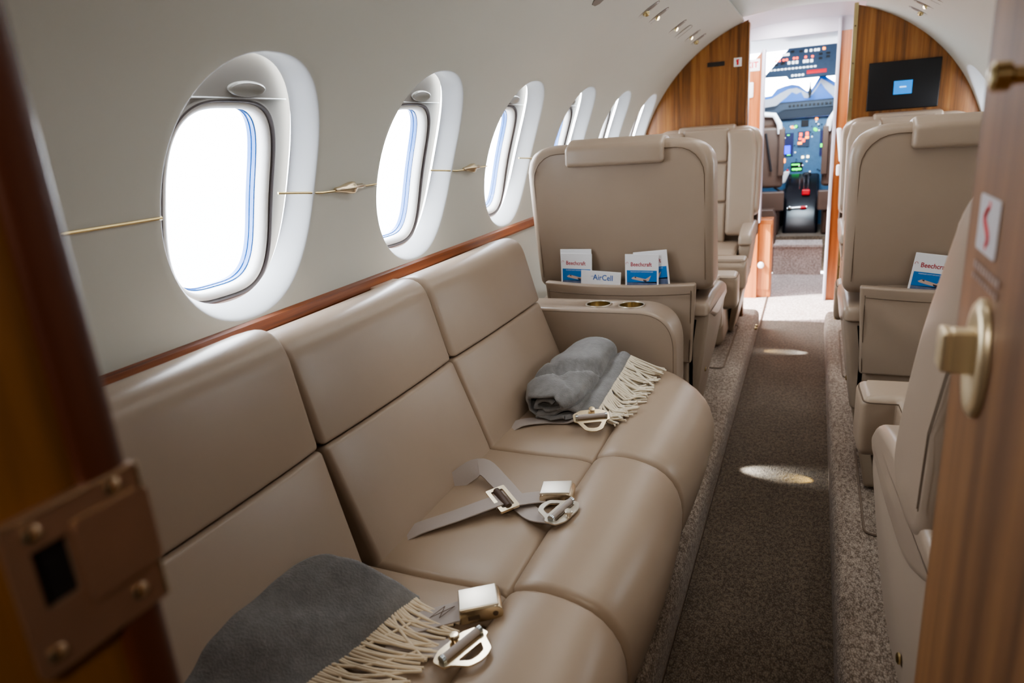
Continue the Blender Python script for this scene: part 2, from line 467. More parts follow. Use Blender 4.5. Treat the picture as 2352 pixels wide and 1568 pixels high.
def window(n, i, side):
    yc = WC[i]; e = struct(empty('window_%d' % n, (0, 0, 0)))
    S0 = -.040; a, b = .132, .174
    def ov(aa, bb, nn, r): return lambda t: (sup(t, aa, bb, nn)[0], sup(t, aa, bb, nn)[1]+S0, r)
    mb = MB()
    rings(mb, yc, side, [oval(.182, .232, OVN, CR+.066), ov(a+.010, b+.008, 3.2, CR+.063), ov(a+.003, b+.003, 3.3, CR+.060), ov(a, b, 3.3, CR+.062), ov(a, b, 3.3, CR+.075)])
    ps = PHC+.139/CR
    tube(mb, [cyl(yc-.14+.28*k/12, ps, CR+.0625, side) for k in range(13)], .0016, 6, 1)
    mb.build('shade_frame', ['grey_panel', 'reveal'], e, 40)
    mb = MB()                                         # lens-shaped grip of the pull-down shade
    ph2 = PHC+.156/CR; c = Vector(cyl(yc+.030, ph2, CR+.060, side)); F = frame(c, (0, 1, 0), Vector(cyl(0, ph2+.1, CR, side))-Vector(cyl(0, ph2, CR, side)))
    lathe(mb, [(1, -.002), (1, .002), (.9, .004), (.75, .003), (.01, .0005)], F @ Matrix.Diagonal((.045, .014, 1, 1)), 32)
    mb.build('shade_grip', 'grip', e)
    mb = MB()
    rings(mb, yc, side, [ov(a-.001, b-.001, 3.3, CR+.066), ov(a-.006, b-.006, 3.4, CR+.063), ov(a-.014, b-.014, 3.5, CR+.067), ov(a-.017, b-.017, 3.5, CR+.076), ov(a-.018, b-.018, 3.5, CR+.088)])
    mb.build('gasket', 'gasket', e, 60)
    mb = MB(); rings(mb, yc, side, [ov(a+.004, b+.004, 3.3, CR+.0597), ov(a+.001, b+.001, 3.3, CR+.0587), ov(a-.003, b-.003, 3.3, CR+.0645)])
    mb.build('seal', 'seal', e)
    mb = MB(); rings(mb, yc, side, [ov(a-.0175, b-.0175, 3.5, CR+.087), ov(a-.020, b-.020, 3.5, CR+.088), ov(a-.020, b-.020, 3.5, CR+.097), ov(a-.0215, b-.0215, 3.5, CR+.098), ov(a-.0215, b-.0215, 3.5, CR+.107), ov(a+.02, b+.02, 3.5, CR+.109)])
    mb.build('pane_edge', 'pane_edge', e, 30)
    mb = MB()
    rings(mb, yc, side, [ov((a-.02)*k, (b-.02)*k, 3.5, CR+.098) for k in (1, .6, .2, .001)])
    mb.build('pane', 'glass', e, 60)
    return e
for i in range(6): window(i+1, i, -1)
for k, i in enumerate((0, 2, 4, 5)): window(7+k, i, 1)

# ------------------------------------------------------------------ ceiling, floor, bulkheads
mb = MB()
xl, zc_ = CX-.345, 1.80
def head(u, v):
    x = CX-.36+.72*v; return (x, -1.05+(YB+1.05)*u, 1.792+.030*(1-((x-CX)/.36)**2))
grid(mb, head, 4, 24); struct(mb.build('ceiling', 'ceiling'))
mb = MB()
def vest_head(u, v):
    x = -1.0+1.7*v; q = min(1, abs((x-CX)/.75)); return (x, YB+.02+1.5*u, 1.50+.36*math.sqrt(max(0, 1-q**2.6)))
grid(mb, vest_head, 4, 40); struct(mb.build('ceiling_vestibule', 'mauve'))
for nm, xs, sg in (('left', CX-.335, 1), ('right', CX+.335, -1)):
    mb = MB(); box(mb, (xs, 1.7, 1.783), (.016, 5.0, .006))
    o = mb.build('cove_light_strip', 'led', smooth=0)
    tag(o, 'glowing white cove light strip tucked behind the %s ceiling valance' % nm, 'light', 'cove light strips along the ceiling')

mb = MB()
box(mb, (-.09, 2.5, -.02), (.46, 7.2, .04)); struct(mb.build('floor', 'carpet_aisle', smooth=0))
mb = MB(); box(mb, (-.1, 5.35, -.019), (1.9, 1.5, .04)); struct(mb.build('floor_vestibule', 'carpet_light', smooth=0))
PZ = .12
def platform(name, xe, side):
    mb = MB(); xo = CX+side*.72
    P = [(xo, .0), (xo, PZ), (xe+side*.03, PZ), (xe+side*.014, PZ-.006), (xe+side*.004, PZ-.02), (xe, PZ-.04), (xe, .0)]
    loft(mb, P, -1.0, 4.42, 0, 'y', 1); return struct(mb.build(name, 'carpet_side', smooth=50))
platform('floor_left', -.275, -1); platform('floor_right', .102, 1)
mb = MB(); box(mb, (-.2755, 2.2, .004), (.006, 6.4, .012)); struct(mb.build('baseboard_left', 'seam', smooth=0))
def inset_plate(x0, x1, y0, y1, lab):
    mb = MB(); P = fillet([(x0, y0), (x1, y0), (x1, y1), (x0, y1)], .03)
    plate(mb, P, [], .004, 0, Matrix.Translation((0, 0, PZ)))
    tube(mb, [(p[0], p[1], PZ+.003) for p in P], .004, 6, 1, closed=True)
    tag(mb.build('carpet_inset', ['carpet_side', 'piping']), lab, 'carpet', 'carpeted floor plates under the armchairs')

def circ_poly(x0, x1, zlow, r=CR-.001, n=40):
    """slice of the cabin section between x0 and x1, from zlow up to the lining"""
    top = []
    for k in range(n+1):
        x = x0+(x1-x0)*k/n; top.append((x, CZ+math.sqrt(max(0, r*r-(x-CX)**2))))
    return [(x0, zlow), (x1, zlow)]+top[::-1]
def lowcirc(x, r=CR): return CZ-math.sqrt(max(0, r*r-(x-CX)**2))
def bulk(name, x0, x1, y, t, mat, zcap=1.79):
    P = circ_poly(x0, x1, 0.0)
    P = [(x, min(z, zcap)) for x, z in P]
    mb = MB(); loft(mb, P, y, y+t, 0, 'y', 1); return struct(mb.build(name, mat, smooth=30))
wl = bulk('wall_front_left', CX-.88, -.368, YB, .06, 'wood_bulk')
wr = bulk('wall_front_right', .148, CX+.88, YB, .06, 'wood_bulk', 1.80)
mb = MB(); box(mb, (.157, YB-.003, .92), (.02, .006, 1.76))
for k in range(9): lathe(mb, [(.004, 0), (.003, .002)], frame((.157, YB-.006, .25+k*.18), (1, 0, 0), (0, 0, 1)), 10, 1)
mb.build('piano_hinge', ['brass', 'seam'], wr, 30)
mb = MB(); rbox(mb, (-.366, YB+.03, .9), (.012, .075, 1.75), .005); mb.build('edge_trim', 'wood_bulk', wl)
# second partition at the cockpit
mb = MB(); loft(mb, [(-1.0, 0), (-.352, 0), (-.352, 1.70), (-.45, 1.60), (-1.0, 1.35)], 5.2, 5.26, 0, 'y'); v1 = struct(mb.build('wall_vestibule_left', 'wood_vest', smooth=0))
mb = MB(); rbox(mb, (-.347, 5.22, 1.13), (.022, .10, 1.15), .006); mb.build('edge_trim', 'mauve', v1)
mb = MB(); box(mb, (.415, 5.23, .8825), (.60, .06, 1.765)); v2 = struct(mb.build('wall_vestibule_right', 'wood_vest', smooth=0))
mb = MB(); rbox(mb, (.106, 5.22, .92), (.020, .10, 1.84), .006); mb.build('edge_trim', 'mauve', v2)
mb = MB(); box(mb, (-.12, 5.23, 1.946), (1.9, .058, .36)); struct(mb.build('wall_vestibule_top', 'mauve', smooth=0))
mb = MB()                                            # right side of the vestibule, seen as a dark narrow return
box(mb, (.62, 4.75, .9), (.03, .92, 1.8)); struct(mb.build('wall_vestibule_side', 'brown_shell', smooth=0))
mb = MB(); box(mb, (-.95, 4.39, .95), (.03, .12, 1.9)); box(mb, (-.95, 5.18, .95), (.03, .14, 1.9)); box(mb, (-.95, 4.78, 1.72), (.03, .9, .4)); struct(mb.build('wall_vestibule_entry', 'mauve', smooth=0))

# aft partition around the camera, its strike plate, and the rear wall
mb = MB()
P = [(CX-.88, 0), (-.304, 0), (-.304, 1.80), (CX-.4, 1.75), (CX-.7, 1.5), (CX-.88, 1.0)]
loft(mb, P, .02, .178, 0, 'y'); wa = struct(mb.build('wall_rear_left', 'wood_left', smooth=0))
mb = MB(); P = fillet([(-.332, .176), (-.300, .176), (-.300, .203), (-.332, .203)], [0, .006, .012, 0])
loft(mb, P, 0, 1.8, 0, 'z'); mb.build('edge_trim', 'wood_dark', wa)
mb = MB()
Tj = frame((-.3035, 0, 0), (0, 1, 0), (0, 0, 1))     # local xy = world yz on the jamb face, z toward the aisle
hole = [(.1475, 1.095), (.1635, 1.095), (.1635, 1.124), (.1475, 1.124)]
plate(mb, fillet([(.138, 1.064), (.2035, 1.064), (.2035, 1.141), (.138, 1.141)], .003), [hole], .004, 0, Tj)
plate(mb, fillet([(.1665, 1.086), (.2045, 1.086), (.2045, 1.127), (.1665, 1.127)], .004), [], .0055, 0, Tj)
tube(mb, [Tj @ Vector(q) for q in ((.139, 1.140, .004), (.203, 1.140, .004), (.203, 1.065, .004))], .0011, 6, 1)
tube(mb, [Tj @ Vector(q) for q in ((.166, 1.128, .004), (.199, 1.128, .0045))], .0011, 6, 1)
sp = mb.build('strike_plate', ['bronze', 'gold'], wa, 30)
mb = MB(); box(mb, (-.3030, .1555, 1.1095), (.001, .018, .031)); mb.build('bolt_hole', 'black', sp, 0)
for (y, z) in ((.150, 1.132), (.189, 1.1345), (.146, 1.074), (.189, 1.076)):
    mb = MB(); lathe(mb, [(.0042, 0), (.0042, .0008), (.0028, .0018), (.0005, .002)], Tj @ Matrix.Translation((y, z, .004)), 16); mb.build('screw', 'gold', sp)
mb = MB(); box(mb, (.56, .1, .9), (.62, .14, 1.8)); struct(mb.build('wall_rear_right', 'wood_left', smooth=0))
mb = MB(); box(mb, (-.1, -1.06, .9), (2.2, .04, 2.0)); struct(mb.build('wall_back', 'wood_left', smooth=0))

# near door leaf, folded open toward the front
d1 = struct(empty('door_1', (.12, .2, 0)))
def dl(mb_, name, mats, par=None, sm=30): 
    o = mb_.build(name, mats, par or d1, sm)
    return o
mb = MB(); rbox(mb, (.0175, .2375, .9), (.035, .475, 1.76), .004); leaf = dl(mb, 'door_leaf', 'wood_door')
Td = frame((-.0005, 0, 0), (0, 1, 0), (0, 0, -1))    # local x = +y, y = -z, z = -x (out of the face)
mb = MB(); yc, zc = .375, 1.096
lathe(mb, [(.046, 0), (.046, .003), (.042, .006), (.034, .0065), (.028, .004), (.001, .004)], Td @ Matrix.Translation((yc, -zc, 0)), 40, 0, .66, 1); esc = dl(mb, 'latch_plate', 'champagne', None, 50)
mb = MB(); rbox(mb, (yc+.006, -zc-.004, .010), (.016, .034, .020), .003, 0, mat=Td); rbox(mb, (yc+.010, -zc-.004, .021), (.024, .032, .009), .003, 0, mat=Td)
mb.build('thumb_latch', 'champagne', esc)
mb = MB(); P = fillet([(.368, -1.212), (.432, -1.212), (.432, -1.170), (.368, -1.170)], .004)
plate(mb, P, [], .0006, 0, Td); 
tube(mb, [Td @ Vector((.40+.008*math.sin(k*.55), -1.204+.026*k/10, .0008)) for k in range(11)], .0016, 6, 1)
for q in (-1.206, -1.176): lathe(mb, [(.0034, .0006), (.001, .0012)], Td @ Matrix.Translation((.40, q, 0)), 12, 1)
dl(mb, 'safety_sticker', ['sticker', 'sign_red'])
mb = MB()
for k in range(9): box(mb, (.350+.0095*k, -1.158, .0004), (.0055, .006, .0006), 0, Td); box(mb, (.352+.0095*k, -1.149, .0004), (.0045, .004, .0006), 0, Td)
dl(mb, 'faded_lettering', 'faint', None, 0)
mb = MB(); Tk = Td @ Matrix.Translation((.305, -1.292, 0))
lathe(mb, [(.010, 0), (.010, .003), (.005, .004), (.005, .016), (.0085, .018), (.0085, .026), (.006, .028), (.0005, .0285)], Tk, 20); dl(mb, 'door_bumper', 'brass')

# wood rail along the left wall
mb = MB()
P = [(-1.01, .975), (-.984, .975), (-.976, .970), (-.970, .950), (-.972, .944), (-1.01, .942)]
loft(mb, P, .2, 4.25, 0, 'y'); r_ = struct(mb.build('trim_2', 'wood_rail', smooth=30))
mb = MB(); loft(mb, [(-1.01, .9405), (-.979, .9405), (-.975, .86), (-1.01, .84)], .2, 2.0, 0, 'y'); mb.build('lower_board', 'wood_rail', r_, 30)
mb = MB(); rbox(mb, (-.962, 1.395, .9475), (.024, .105, .012), .004); mb.build('ledge_plate', 'pale_gold', r_)
# gold strips on the wall with bud-shaped shade knobs
GP = math.asin((1.195-CZ)/CR)
def wall_pt(y, dr=0., ph=GP): return cyl(y, ph, CR+dr, -1)
mb = MB(); tube(mb, [wall_pt(.2+.586*k/10, -.001) for k in range(11)], .0028, 8); struct(mb.build('trim_3', 'brass'))
def knob_rod(y0, y1, yk, lab):
    e = tag(empty('shade_lever', wall_pt(yk)), lab, 'shade lever', 'gold shade levers between the windows'); off = Vector(wall_pt(yk))
    mb = MB()
    pts = [(y0, .030), (y0+.04, .016), (y0+.075, .003), (y0+.095, -.004), (y0+.125, -.006), (yk-.02, -.006)]
    tube(mb, [Vector(wall_pt(a, d))-off for a, d in pts], .0026, 8); tube(mb, [Vector(wall_pt(a, -.005))-off for a in (yk+.03, yk+.06, y1)], .0022, 8)
    mb.build('rod', 'brass', e)
    mb = MB()
    prof = [(.0035, -.05), (.005, -.048), (.0062, -.035), (.009, -.018), (.0128, 0), (.0138, .008), (.0125, .016), (.008, .022), (.006, .026), (.0058, .05), (.004, .052), (.0028, .062)]
    n = 28; vs = []; fs = []
    Tm = frame((0, 0, 0), (-1, 0, 0), (0, 0, 1))     # local z -> +y? handled below
    for (r, z) in prof:
        for k in range(n):
            th = 2*PI*k/n; rr = r*(1+.07*math.cos(6*th)*(1 if r > .009 else .2))
            vs.append((rr*math.cos(th)+.006, z, rr*math.sin(th)))
    for i in range(len(prof)-1):
        for k in range(n): fs.append((i*n+k, i*n+(k+1) % n, (i+1)*n+(k+1) % n, (i+1)*n+k))
    fs += [tuple(range(n)), tuple((len(prof)-1)*n+k for k in range(n))]
    mb.add(vs, fs); mb.build('bud_knob', 'gold', e, 60)
knob_rod(1.09, 1.385, 1.275, 'gold bud-shaped shade lever on the wall between first and second window')
knob_rod(1.70, 2.00, 1.885, 'gold bud-shaped shade lever on the wall between second and third window')
mb = MB(); tube(mb, [wall_pt(2.32, .02), wall_pt(2.36, .008), wall_pt(2.40, -.003), wall_pt(2.6, -.003)], .0024, 8); struct(mb.build('trim_4', 'brass'))

# ------------------------------------------------------------------ overhead vents and lights on both valances
PHV = math.asin((1.677-CZ)/CR)
def overhead(y, side, kind, lab, grp):
    c = Vector(cyl(y, PHV, CR-.0005, side)); up = Vector(cyl(y, PHV+.1, CR, side))-c
    nrm = Vector((CX, y, CZ))-c
    F = frame((0, 0, 0), (0, 1, 0), up)
    if (F.to_3x3() @ Vector((0, 0, 1))).dot(nrm) < 0: F = frame((0, 0, 0), (0, -1, 0), up)
    e = tag(empty('overhead_'+kind, c), lab, {'vent': 'air vent', 'light': 'reading light', 'hatch': 'hatch'}[kind], grp)
    if kind == 'hatch':
        mb = MB(); P = fillet([(-.034, -.05), (.034, -.05), (.034, .05), (-.034, .05)], .02, 8)
        plate(mb, P, [], .0012, 0, F); tube(mb, [F @ Vector((p[0], p[1], .001)) for p in P], .0012, 6, 1, closed=True)
        mb.build('hatch_cover', ['liner', 'grey_panel'], e); return
    mb = MB()
    lathe(mb, [(1.0, -.003), (1.0, .0010), (.93, .0016), (.86, .0008), (.5, -.0015), (.01, -.003)], F @ Matrix.Diagonal((.021, .056, 1, 1)), 40)
    tube(mb, [F @ Vector((.0215*math.cos(q*PI/16), .0565*math.sin(q*PI/16), .0008)) for q in range(32)], .0009, 6, 1, closed=True)
    mb.build('oval_bezel', ['frame_pale', 'stitch'], e, 60)
    mb = MB(); lathe(mb, [(.88, .0009), (.01, .0012)], F @ Matrix.Translation((0, .022, .0006)) @ Matrix.Diagonal((.017, .028, 1, 1)), 30); mb.build('recess', 'grey_panel', e)
    mb = MB()
    if kind == 'vent':
        lathe(mb, [(.012, 0), (.0125, .006), (.011, .012), (.008, .016), (.0055, .0165), (.005, .011), (.0005, .010)], F @ Matrix.Rotation(.6, 4, 'X'), 20); mb.build('nozzle', 'brass', e)
        mb = MB(); lathe(mb, [(.0045, .0125), (.0005, .013)], F @ Matrix.Rotation(.6, 4, 'X'), 12); mb.build('nozzle_opening', 'black', e)
    else:
        lathe(mb, [(.010, 0), (.0105, .006), (.009, .009)], F @ Matrix.Rotation(-.5, 4, 'X'), 20); mb.build('lamp_ring', 'brass', e)
        mb = MB(); lathe(mb, [(.0085, .009), (.006, .0125), (.0005, .014)], F @ Matrix.Rotation(-.5, 4, 'X'), 16); mb.build('lens', 'lamp_cream', e)
gl_, gr_ = 'overhead service fittings on the left valance', 'overhead service fittings on the right valance'
overhead(2.73, -1, 'vent', 'brass air vent in an oval bezel, nearest of the left valance fittings', gl_)
overhead(2.905, -1, 'light', 'reading light in an oval bezel right beside the nearest left valance air vent', gl_)
overhead(3.31, -1, 'light', 'reading light in an oval bezel just before the blank left valance hatch', gl_)
overhead(3.49, -1, 'hatch', 'blank rounded hatch cover between the left valance reading lights', gl_)
overhead(3.72, -1, 'light', 'reading light in an oval bezel just beyond the blank left valance hatch', gl_)
overhead(3.91, -1, 'vent', 'brass air vent in an oval bezel nearest the left wooden bulkhead', gl_)
overhead(3.83, 1, 'vent', 'brass air vent in an oval bezel on the right valance nearest the bulkhead', gr_)
overhead(3.64, 1, 'light', 'reading light in an oval bezel on the right valance beside the air vent', gr_)
overhead(3.44, 1, 'hatch', 'blank rounded hatch cover on the right valance', gr_)
overhead(3.22, 1, 'light', 'reading light in an oval bezel on the right valance cut by the photo top', gr_)
mb = MB(); c = Vector(cyl(2.215, math.asin((1.66-CZ)/CR), CR-.001, -1)); up = Vector(cyl(2.215, math.asin((1.66-CZ)/CR)+.1, CR, -1))-c
plate(mb, [(-.03, -.02), (-.014, -.032), (.014, -.032), (.03, -.02), (.03, .02), (-.03, .02)], [], .003, 0, frame((0, 0, 0), (0, 1, 0), up))
o = mb.build('overhead_placard', 'grey_panel'); o.location = c; tag(o, 'small pale six-sided cover on the left valance at the photo top', 'cover')

# ------------------------------------------------------------------ things on the bulkheads
e = tag(empty('monitor', (.397, YB, 1.382)), 'flat black screen showing a blue box on the right wooden bulkhead', 'screen')
mb = MB(); rbox(mb, (0, -.009, 0), (.325, .018, .236), .004); mb.build('screen_panel', 'screen', e)
mb = MB(); box(mb, (-.001, -.0195, -.012), (.084, .002, .066)); box(mb, (-.001, -.0210, -.010), (.03, .001, .006), 1); mb.build('blue_box', ['screen_blue', 'screen_white'], e, 0)
mb = MB(); box(mb, (0, -.003, 0), (.092, .006, .022)); o = mb.build('placard', 'plac', smooth=0); o.location = (-.537, YB, 1.577); tag(o, 'narrow black placard on the left wooden bulkhead', 'placard')
e = tag(empty('extinguisher_sign', (-.420, YB, 1.576)), 'small white sign with a red extinguisher symbol on the left bulkhead', 'sign')
mb = MB(); rbox(mb, (0, -.002, 0), (.042, .004, .046), .001); mb.build('sign_plate', 'white', e)
mb = MB(); rbox(mb, (0, -.0045, -.003), (.010, .002, .024), .0008); rbox(mb, (.0005, -.0045, .012), (.016, .002, .005), .0008); box(mb, (-.006, -.0045, .008), (.003, .002, .012)); mb.build('red_symbol', 'sign_red', e)
e = tag(empty('exit_sign', (-.434, 5.2, 1.612)), 'white EXIT sign with red letters on the wood beyond the left bulkhead', 'sign')
mb = MB(); rbox(mb, (0, -.002, 0), (.125, .004, .075), .001); mb.build('sign_plate', 'white', e)
mb = MB(); text(mb, 'EXIT', .052, frame((0, -.0045, 0), (1, 0, 0), (0, 0, 1)), 0, width=.001); mb.build('lettering', 'sign_red', e, 0)
e = tag(empty('wall_lamp', (-.426, 5.2, 1.455)), 'white oval fitting on the wood below the EXIT sign', 'lamp')
mb = MB(); rbox(mb, (0, -.008, 0), (.036, .016, .10), .0079); mb.build('lamp_body', 'white', e)
# handset by the right of the cockpit doorway
e = tag(empty('wall_handset', (.150, 5.17, 1.06)), 'white wall handset beside the right of the cockpit doorway', 'handset')
mb = MB(); rbox(mb, (0, 0, 0), (.034, .05, .22), .014, fn=lambda u, w: (w[0]-.014*u[2], w[1], w[2]), m=3); mb.build('handset_body', 'white', e)
mb = MB(); rbox(mb, (-.004, -.005, -.16), (.026, .04, .07), .01); mb.build('cradle', 'white', e)
# low wooden cabinet inside the vestibule
e = tag(empty('low_cabinet', (-.315, 5.25, 0)), 'low light wooden cabinet with round white knob left of the cockpit step', 'cabinet')
mb = MB(); rbox(mb, (0, .06, .285), (.12, .16, .57), .004); mb.build('cabinet_body', 'wood_vest', e)
mb = MB(); rbox(mb, (0, -.024, .30), (.10, .008, .48), .002); dr = mb.build('door', 'wood_vest', e)
mb = MB(); lathe(mb, [(.02, 0), (.024, .012), (.018, .022), (.001, .025)], frame((-.01, -.028, .245), (1, 0, 0), (0, 0, 1)), 20); mb.build('knob', 'white', dr)

# ------------------------------------------------------------------ cockpit
mb = MB(); box(mb, (-.096, 6.30, .125), (.37, .5, .25)); box(mb, (-.096, 6.042, .243), (.375, .02, .018), 0)
st = struct(mb.build('floor_step', 'carpet_light', smooth=0))
mb = MB(); box(mb, (-.1, 7.0, .13), (1.6, 1.4, .30)); struct(mb.build('floor_cockpit', 'carpet_aisle', smooth=0))
mb = MB()
box(mb, (-.95, 6.5, .95), (.03, 2.5, 1.9)); box(mb, (.75, 6.5, .95), (.03, 2.5, 1.9)); box(mb, (-.1, 6.5, 1.90), (1.8, 2.5, .04)); box(mb, (-.1, 7.75, .65), (1.8, .04, 1.42))
struct(mb.build('wall_cockpit', 'mauve', smooth=0))
e = tag(empty('overhead_console', (-.1, 7.0, 1.70)), 'grey overhead switch panel above the cockpit windshield', 'control panel')
mb = MB()
Fo = frame((0, 0, 0), (1, 0, 0), (0, .35, 1))
plate(mb, [(-.36, -.10), (-.17, -.105), (-.15, -.135), (.30, -.135), (.30, .14), (-.16, .14)], [], .02, 0, Fo); mb.build('panel_face', 'panel_dark', e, 0)
mb = MB()
rnd = random.Random(3)
def lamp(x, y, w, h, mi):
    mb = MB(); rbox(mb, (x, y, .022), (w, h, .008), .003, 0, mat=Fo, k=2); mb.build('switch', ('lamp_white', 'lamp_red', 'lamp_orange')[mi], e, 0)
for x in (-.20, -.17): lamp(x, .085, .03, .022, 0)
for x in (-.265, -.235, -.2, -.175, -.115, -.09, -.02, .035): lamp(x, .045 if x > -.13 else .035+.04*(x+.265), .018, .018, 1)
for x in (-.155, -.12, -.09, -.03, -.005, .03): lamp(x, .008, .022, .026, 0)
for x in (-.02, .02, .055, .08): lamp(x, .10, .02, .022, 0)
lamp(.125, .105, .022, .022, 2)
for x in [-.30+.03*k for k in range(13)]: lamp(x, -.045, .021, .014, 0)
for x in [-.12+.028*k for k in range(4)]: lamp(x, -.11, .02, .018, 0)
mb = MB(); rbox(mb, (.075, -.092, .022), (.16, .032, .012), .003, 0, mat=Fo); mb.build('fire_handle', 'red_knob', e)
mb = MB()
for x, y in ((-.26, .0), (-.21, .005), (-.2, .012), (.1, .06), (.1, .02), (.16, .03), (.16, .06), (-.13, .105), (-.06, .1)):
    mb = MB(); rbox(mb, (x, y, .022), (.03, .02, .008), .003, 0, mat=Fo, k=2); mb.build('rotary_knob', 'black', e)
mb = MB(); lathe(mb, [(.012, -.07), (.016, -.04), (.008, 0), (.004, .045)], Matrix.Translation((-.072, 7.05, 1.50)), 12); rbox(mb, (-.072, 7.05, 1.42), (.018, .01, .03), .004)
tag(mb.build('compass', 'black'), 'small black compass hanging below the overhead switch panel', 'compass')
# windshield: pale frame members edged in blue against the white sky
def yz_poly(name, pts, y, t, mat):
    mb = MB(); loft(mb, pts, y, y+t, 0, 'y'); return mb.build(name, mat, smooth=0)
wf = struct(empty('window_11', (0, 0, 0)))
blue = [(-.62, 1.30), (-.62, 1.44), (-.46, 1.455), (-.41, 1.46), (-.365, 1.515), (-.30, 1.535), (-.235, 1.545), (-.17, 1.53), (-.105, 1.475), (-.075, 1.47), (-.04, 1.52), (.0, 1.59), (.03, 1.61), (.08, 1.57), (.13, 1.535), (.3, 1.46), (.3, 1.30)]
pale = [(-.62, 1.30), (-.62, 1.415), (-.44, 1.43), (-.40, 1.435), (-.33, 1.475), (-.26, 1.505), (-.19, 1.51), (-.14, 1.48), (-.085, 1.45), (-.06, 1.45), (-.02, 1.505), (.015, 1.575), (.06, 1.545), (.13, 1.495), (.3, 1.42), (.3, 1.30)]
b2 = [(-.34, 1.385), (-.28, 1.43), (-.23, 1.475), (-.19, 1.455), (-.15, 1.47), (-.12, 1.415), (-.09, 1.41), (-.06, 1.435), (-.03, 1.47), (.015, 1.535), (.05, 1.485), (.09, 1.44), (.13, 1.40), (.13, 1.30), (-.34, 1.30)]
for nm, pl, y, mt in (('frame_edge', blue, 7.34, 'shade_blue'), ('frame_member', pale, 7.31, 'frame_pale'), ('inner_edge', b2, 7.28, 'shade_blue')):
    o = yz_poly(nm, pl, y, .02, mt); o.parent = wf
mb = MB(); box(mb, (-.1, 7.72, 1.62), (1.7, .006, .54)); o = mb.build('windshield_pane', 'glass', wf, 0)
# glareshield + instrument panel
e = tag(empty('instrument_panel', (-.1, 7.0, 0)), 'blue lit instrument panel with screens under the dark glareshield', 'control panel')
mb = MB(); box(mb, (.0, .03, .74), (1.2, .05, 1.0)); mb.build('panel_face', 'panel_blue', e, 0)
mb = MB()
loft(mb, [(-.6, 1.235), (.5, 1.25), (.5, 1.39), (-.21, 1.385), (-.25, 1.36), (-.6, 1.33)], -.06, .22, 0, 'y', 1); gs = mb.build('glareshield', 'glare', e, 0)
mb = MB(); loft(mb, [(-.6, 1.31), (-.26, 1.325), (-.215, 1.37), (.5, 1.378), (.5, 1.325), (-.18, 1.32), (-.24, 1.285), (-.6, 1.28)], -.075, -.06, 0, 'y'); mb.build('mode_panel', 'panel_dark', gs, 0)
mb = MB()
for k in range(12): mb = MB(); rbox(mb, (-.13+.033*k, -.08, 1.348), (.02, .01, .022), .004, 0); mb.build('mode_button', 'black', gs)
def disp(cx, cz, w, h, mats, extra):
    mb = MB(); box(mb, (cx+.1, .0, cz), (w, .012, h), 0)
    for (dx, dz, ww, hh, mi) in extra: rbox(mb, (cx+.1+dx, -.008, cz+dz), (ww, .006, hh), min(ww, hh)*.4, mi, k=2)
    return mb.build('display', mats, e, 0)
disp(-.245, 1.012, .112, .205, ['disp', 'disp_blue', 'lamp_green'], [(-.035, .03, .03, .06, 1), (-.005, -.045, .075, .075, 1), (.02, -.09, .03, .008, 2), (.01, .085, .02, .008, 2)])
disp(-.105, 1.055, .10, .135, ['panel_dark', 'lamp_red', 'lamp_orange'], [(-.025, .04, .024, .03, 1), (.028, .045, .024, .03, 1), (-.028, .005, .024, .02, 1), (.028, .012, .03, .022, 2), (0, -.012, .024, .03, 1), (-.03, -.035, .035, .022, 2)])
disp(-.10, 1.19, .062, .056, ['black_gloss'], [])
disp(-.152, .812, .10, .078, ['black_gloss', 'lamp_green'], [(-.01, .02, .07, .012, 1), (0, -.022, .08, .018, 1)])
disp(.075, 1.01, .085, .22, ['disp', 'lamp_green'], [(-.03, -.02, .015, .03, 1)])
mb = MB()
for x, z, mi in ((-.205, 1.165, 0), (-.175, 1.168, 1), (-.005, 1.222, 0), (-.015, 1.135, 1), (-.005, 1.128, 1), (-.105, .895, 2), (-.062, .897, 2), (-.262, .88, 0), (-.262, .862, 0)):
    mb = MB(); rbox(mb, (x+.1, -.004, z), (.022, .012, .022), .009, 0, k=2); mb.build('indicator_lamp', ('lamp_orange', 'lamp_green', 'lamp_cream')[mi], e)
mb = MB(); rnd = random.Random(5)
for k in range(60):
    mb = MB(); rbox(mb, (-.31+.44*rnd.random()+.1, -.002, .70+.50*rnd.random()), (.012, .01, .012), .004, 0, k=2); mb.build('small_button', 'panel_dark' if k % 3 else 'lamp_white', e)
e = tag(empty('control_pedestal', (-.095, 6.72, .25)), 'black cockpit centre pedestal with levers and red knobs', 'pedestal')
mb = MB(); loft(mb, [(-.25, 0), (.24, 0), (.24, .50), (.02, .42), (-.12, .26), (-.25, .10)], -.14, .14, .03, 'x'); mb.build('pedestal_body', 'black_gloss', e)
for dx in (-.02, .015, .05):
    mb = MB(); tube(mb, [(dx, .0, .36), (dx, -.02, .45), (dx, -.01, .52)], .006, 8); mb.build('lever', 'steel', e)
for c_, s_ in (((.035, -.05, .36), (.065, .05, .05)), ((.02, -.15, .24), (.05, .03, .025))): mb = MB(); rbox(mb, c_, s_, .01); mb.build('red_knob', 'red_knob', e)
mb = MB(); rbox(mb, (.035, .12, .50), (.07, .05, .04), .015); tube(mb, [(.035, .12, .44), (.035, .12, .5)], .02); tube(mb, [(.01, .1, .34), (.03, .11, .46)], .02); mb.build('control_grip', 'black', e)
mb = MB(); tube(mb, [(-.11, -.15, .235), (.05, -.15, .245)], .010); rbox(mb, (-.09, -.16, .24), (.03, .02, .03), .009); mb.build('crossbar', 'steel', e)
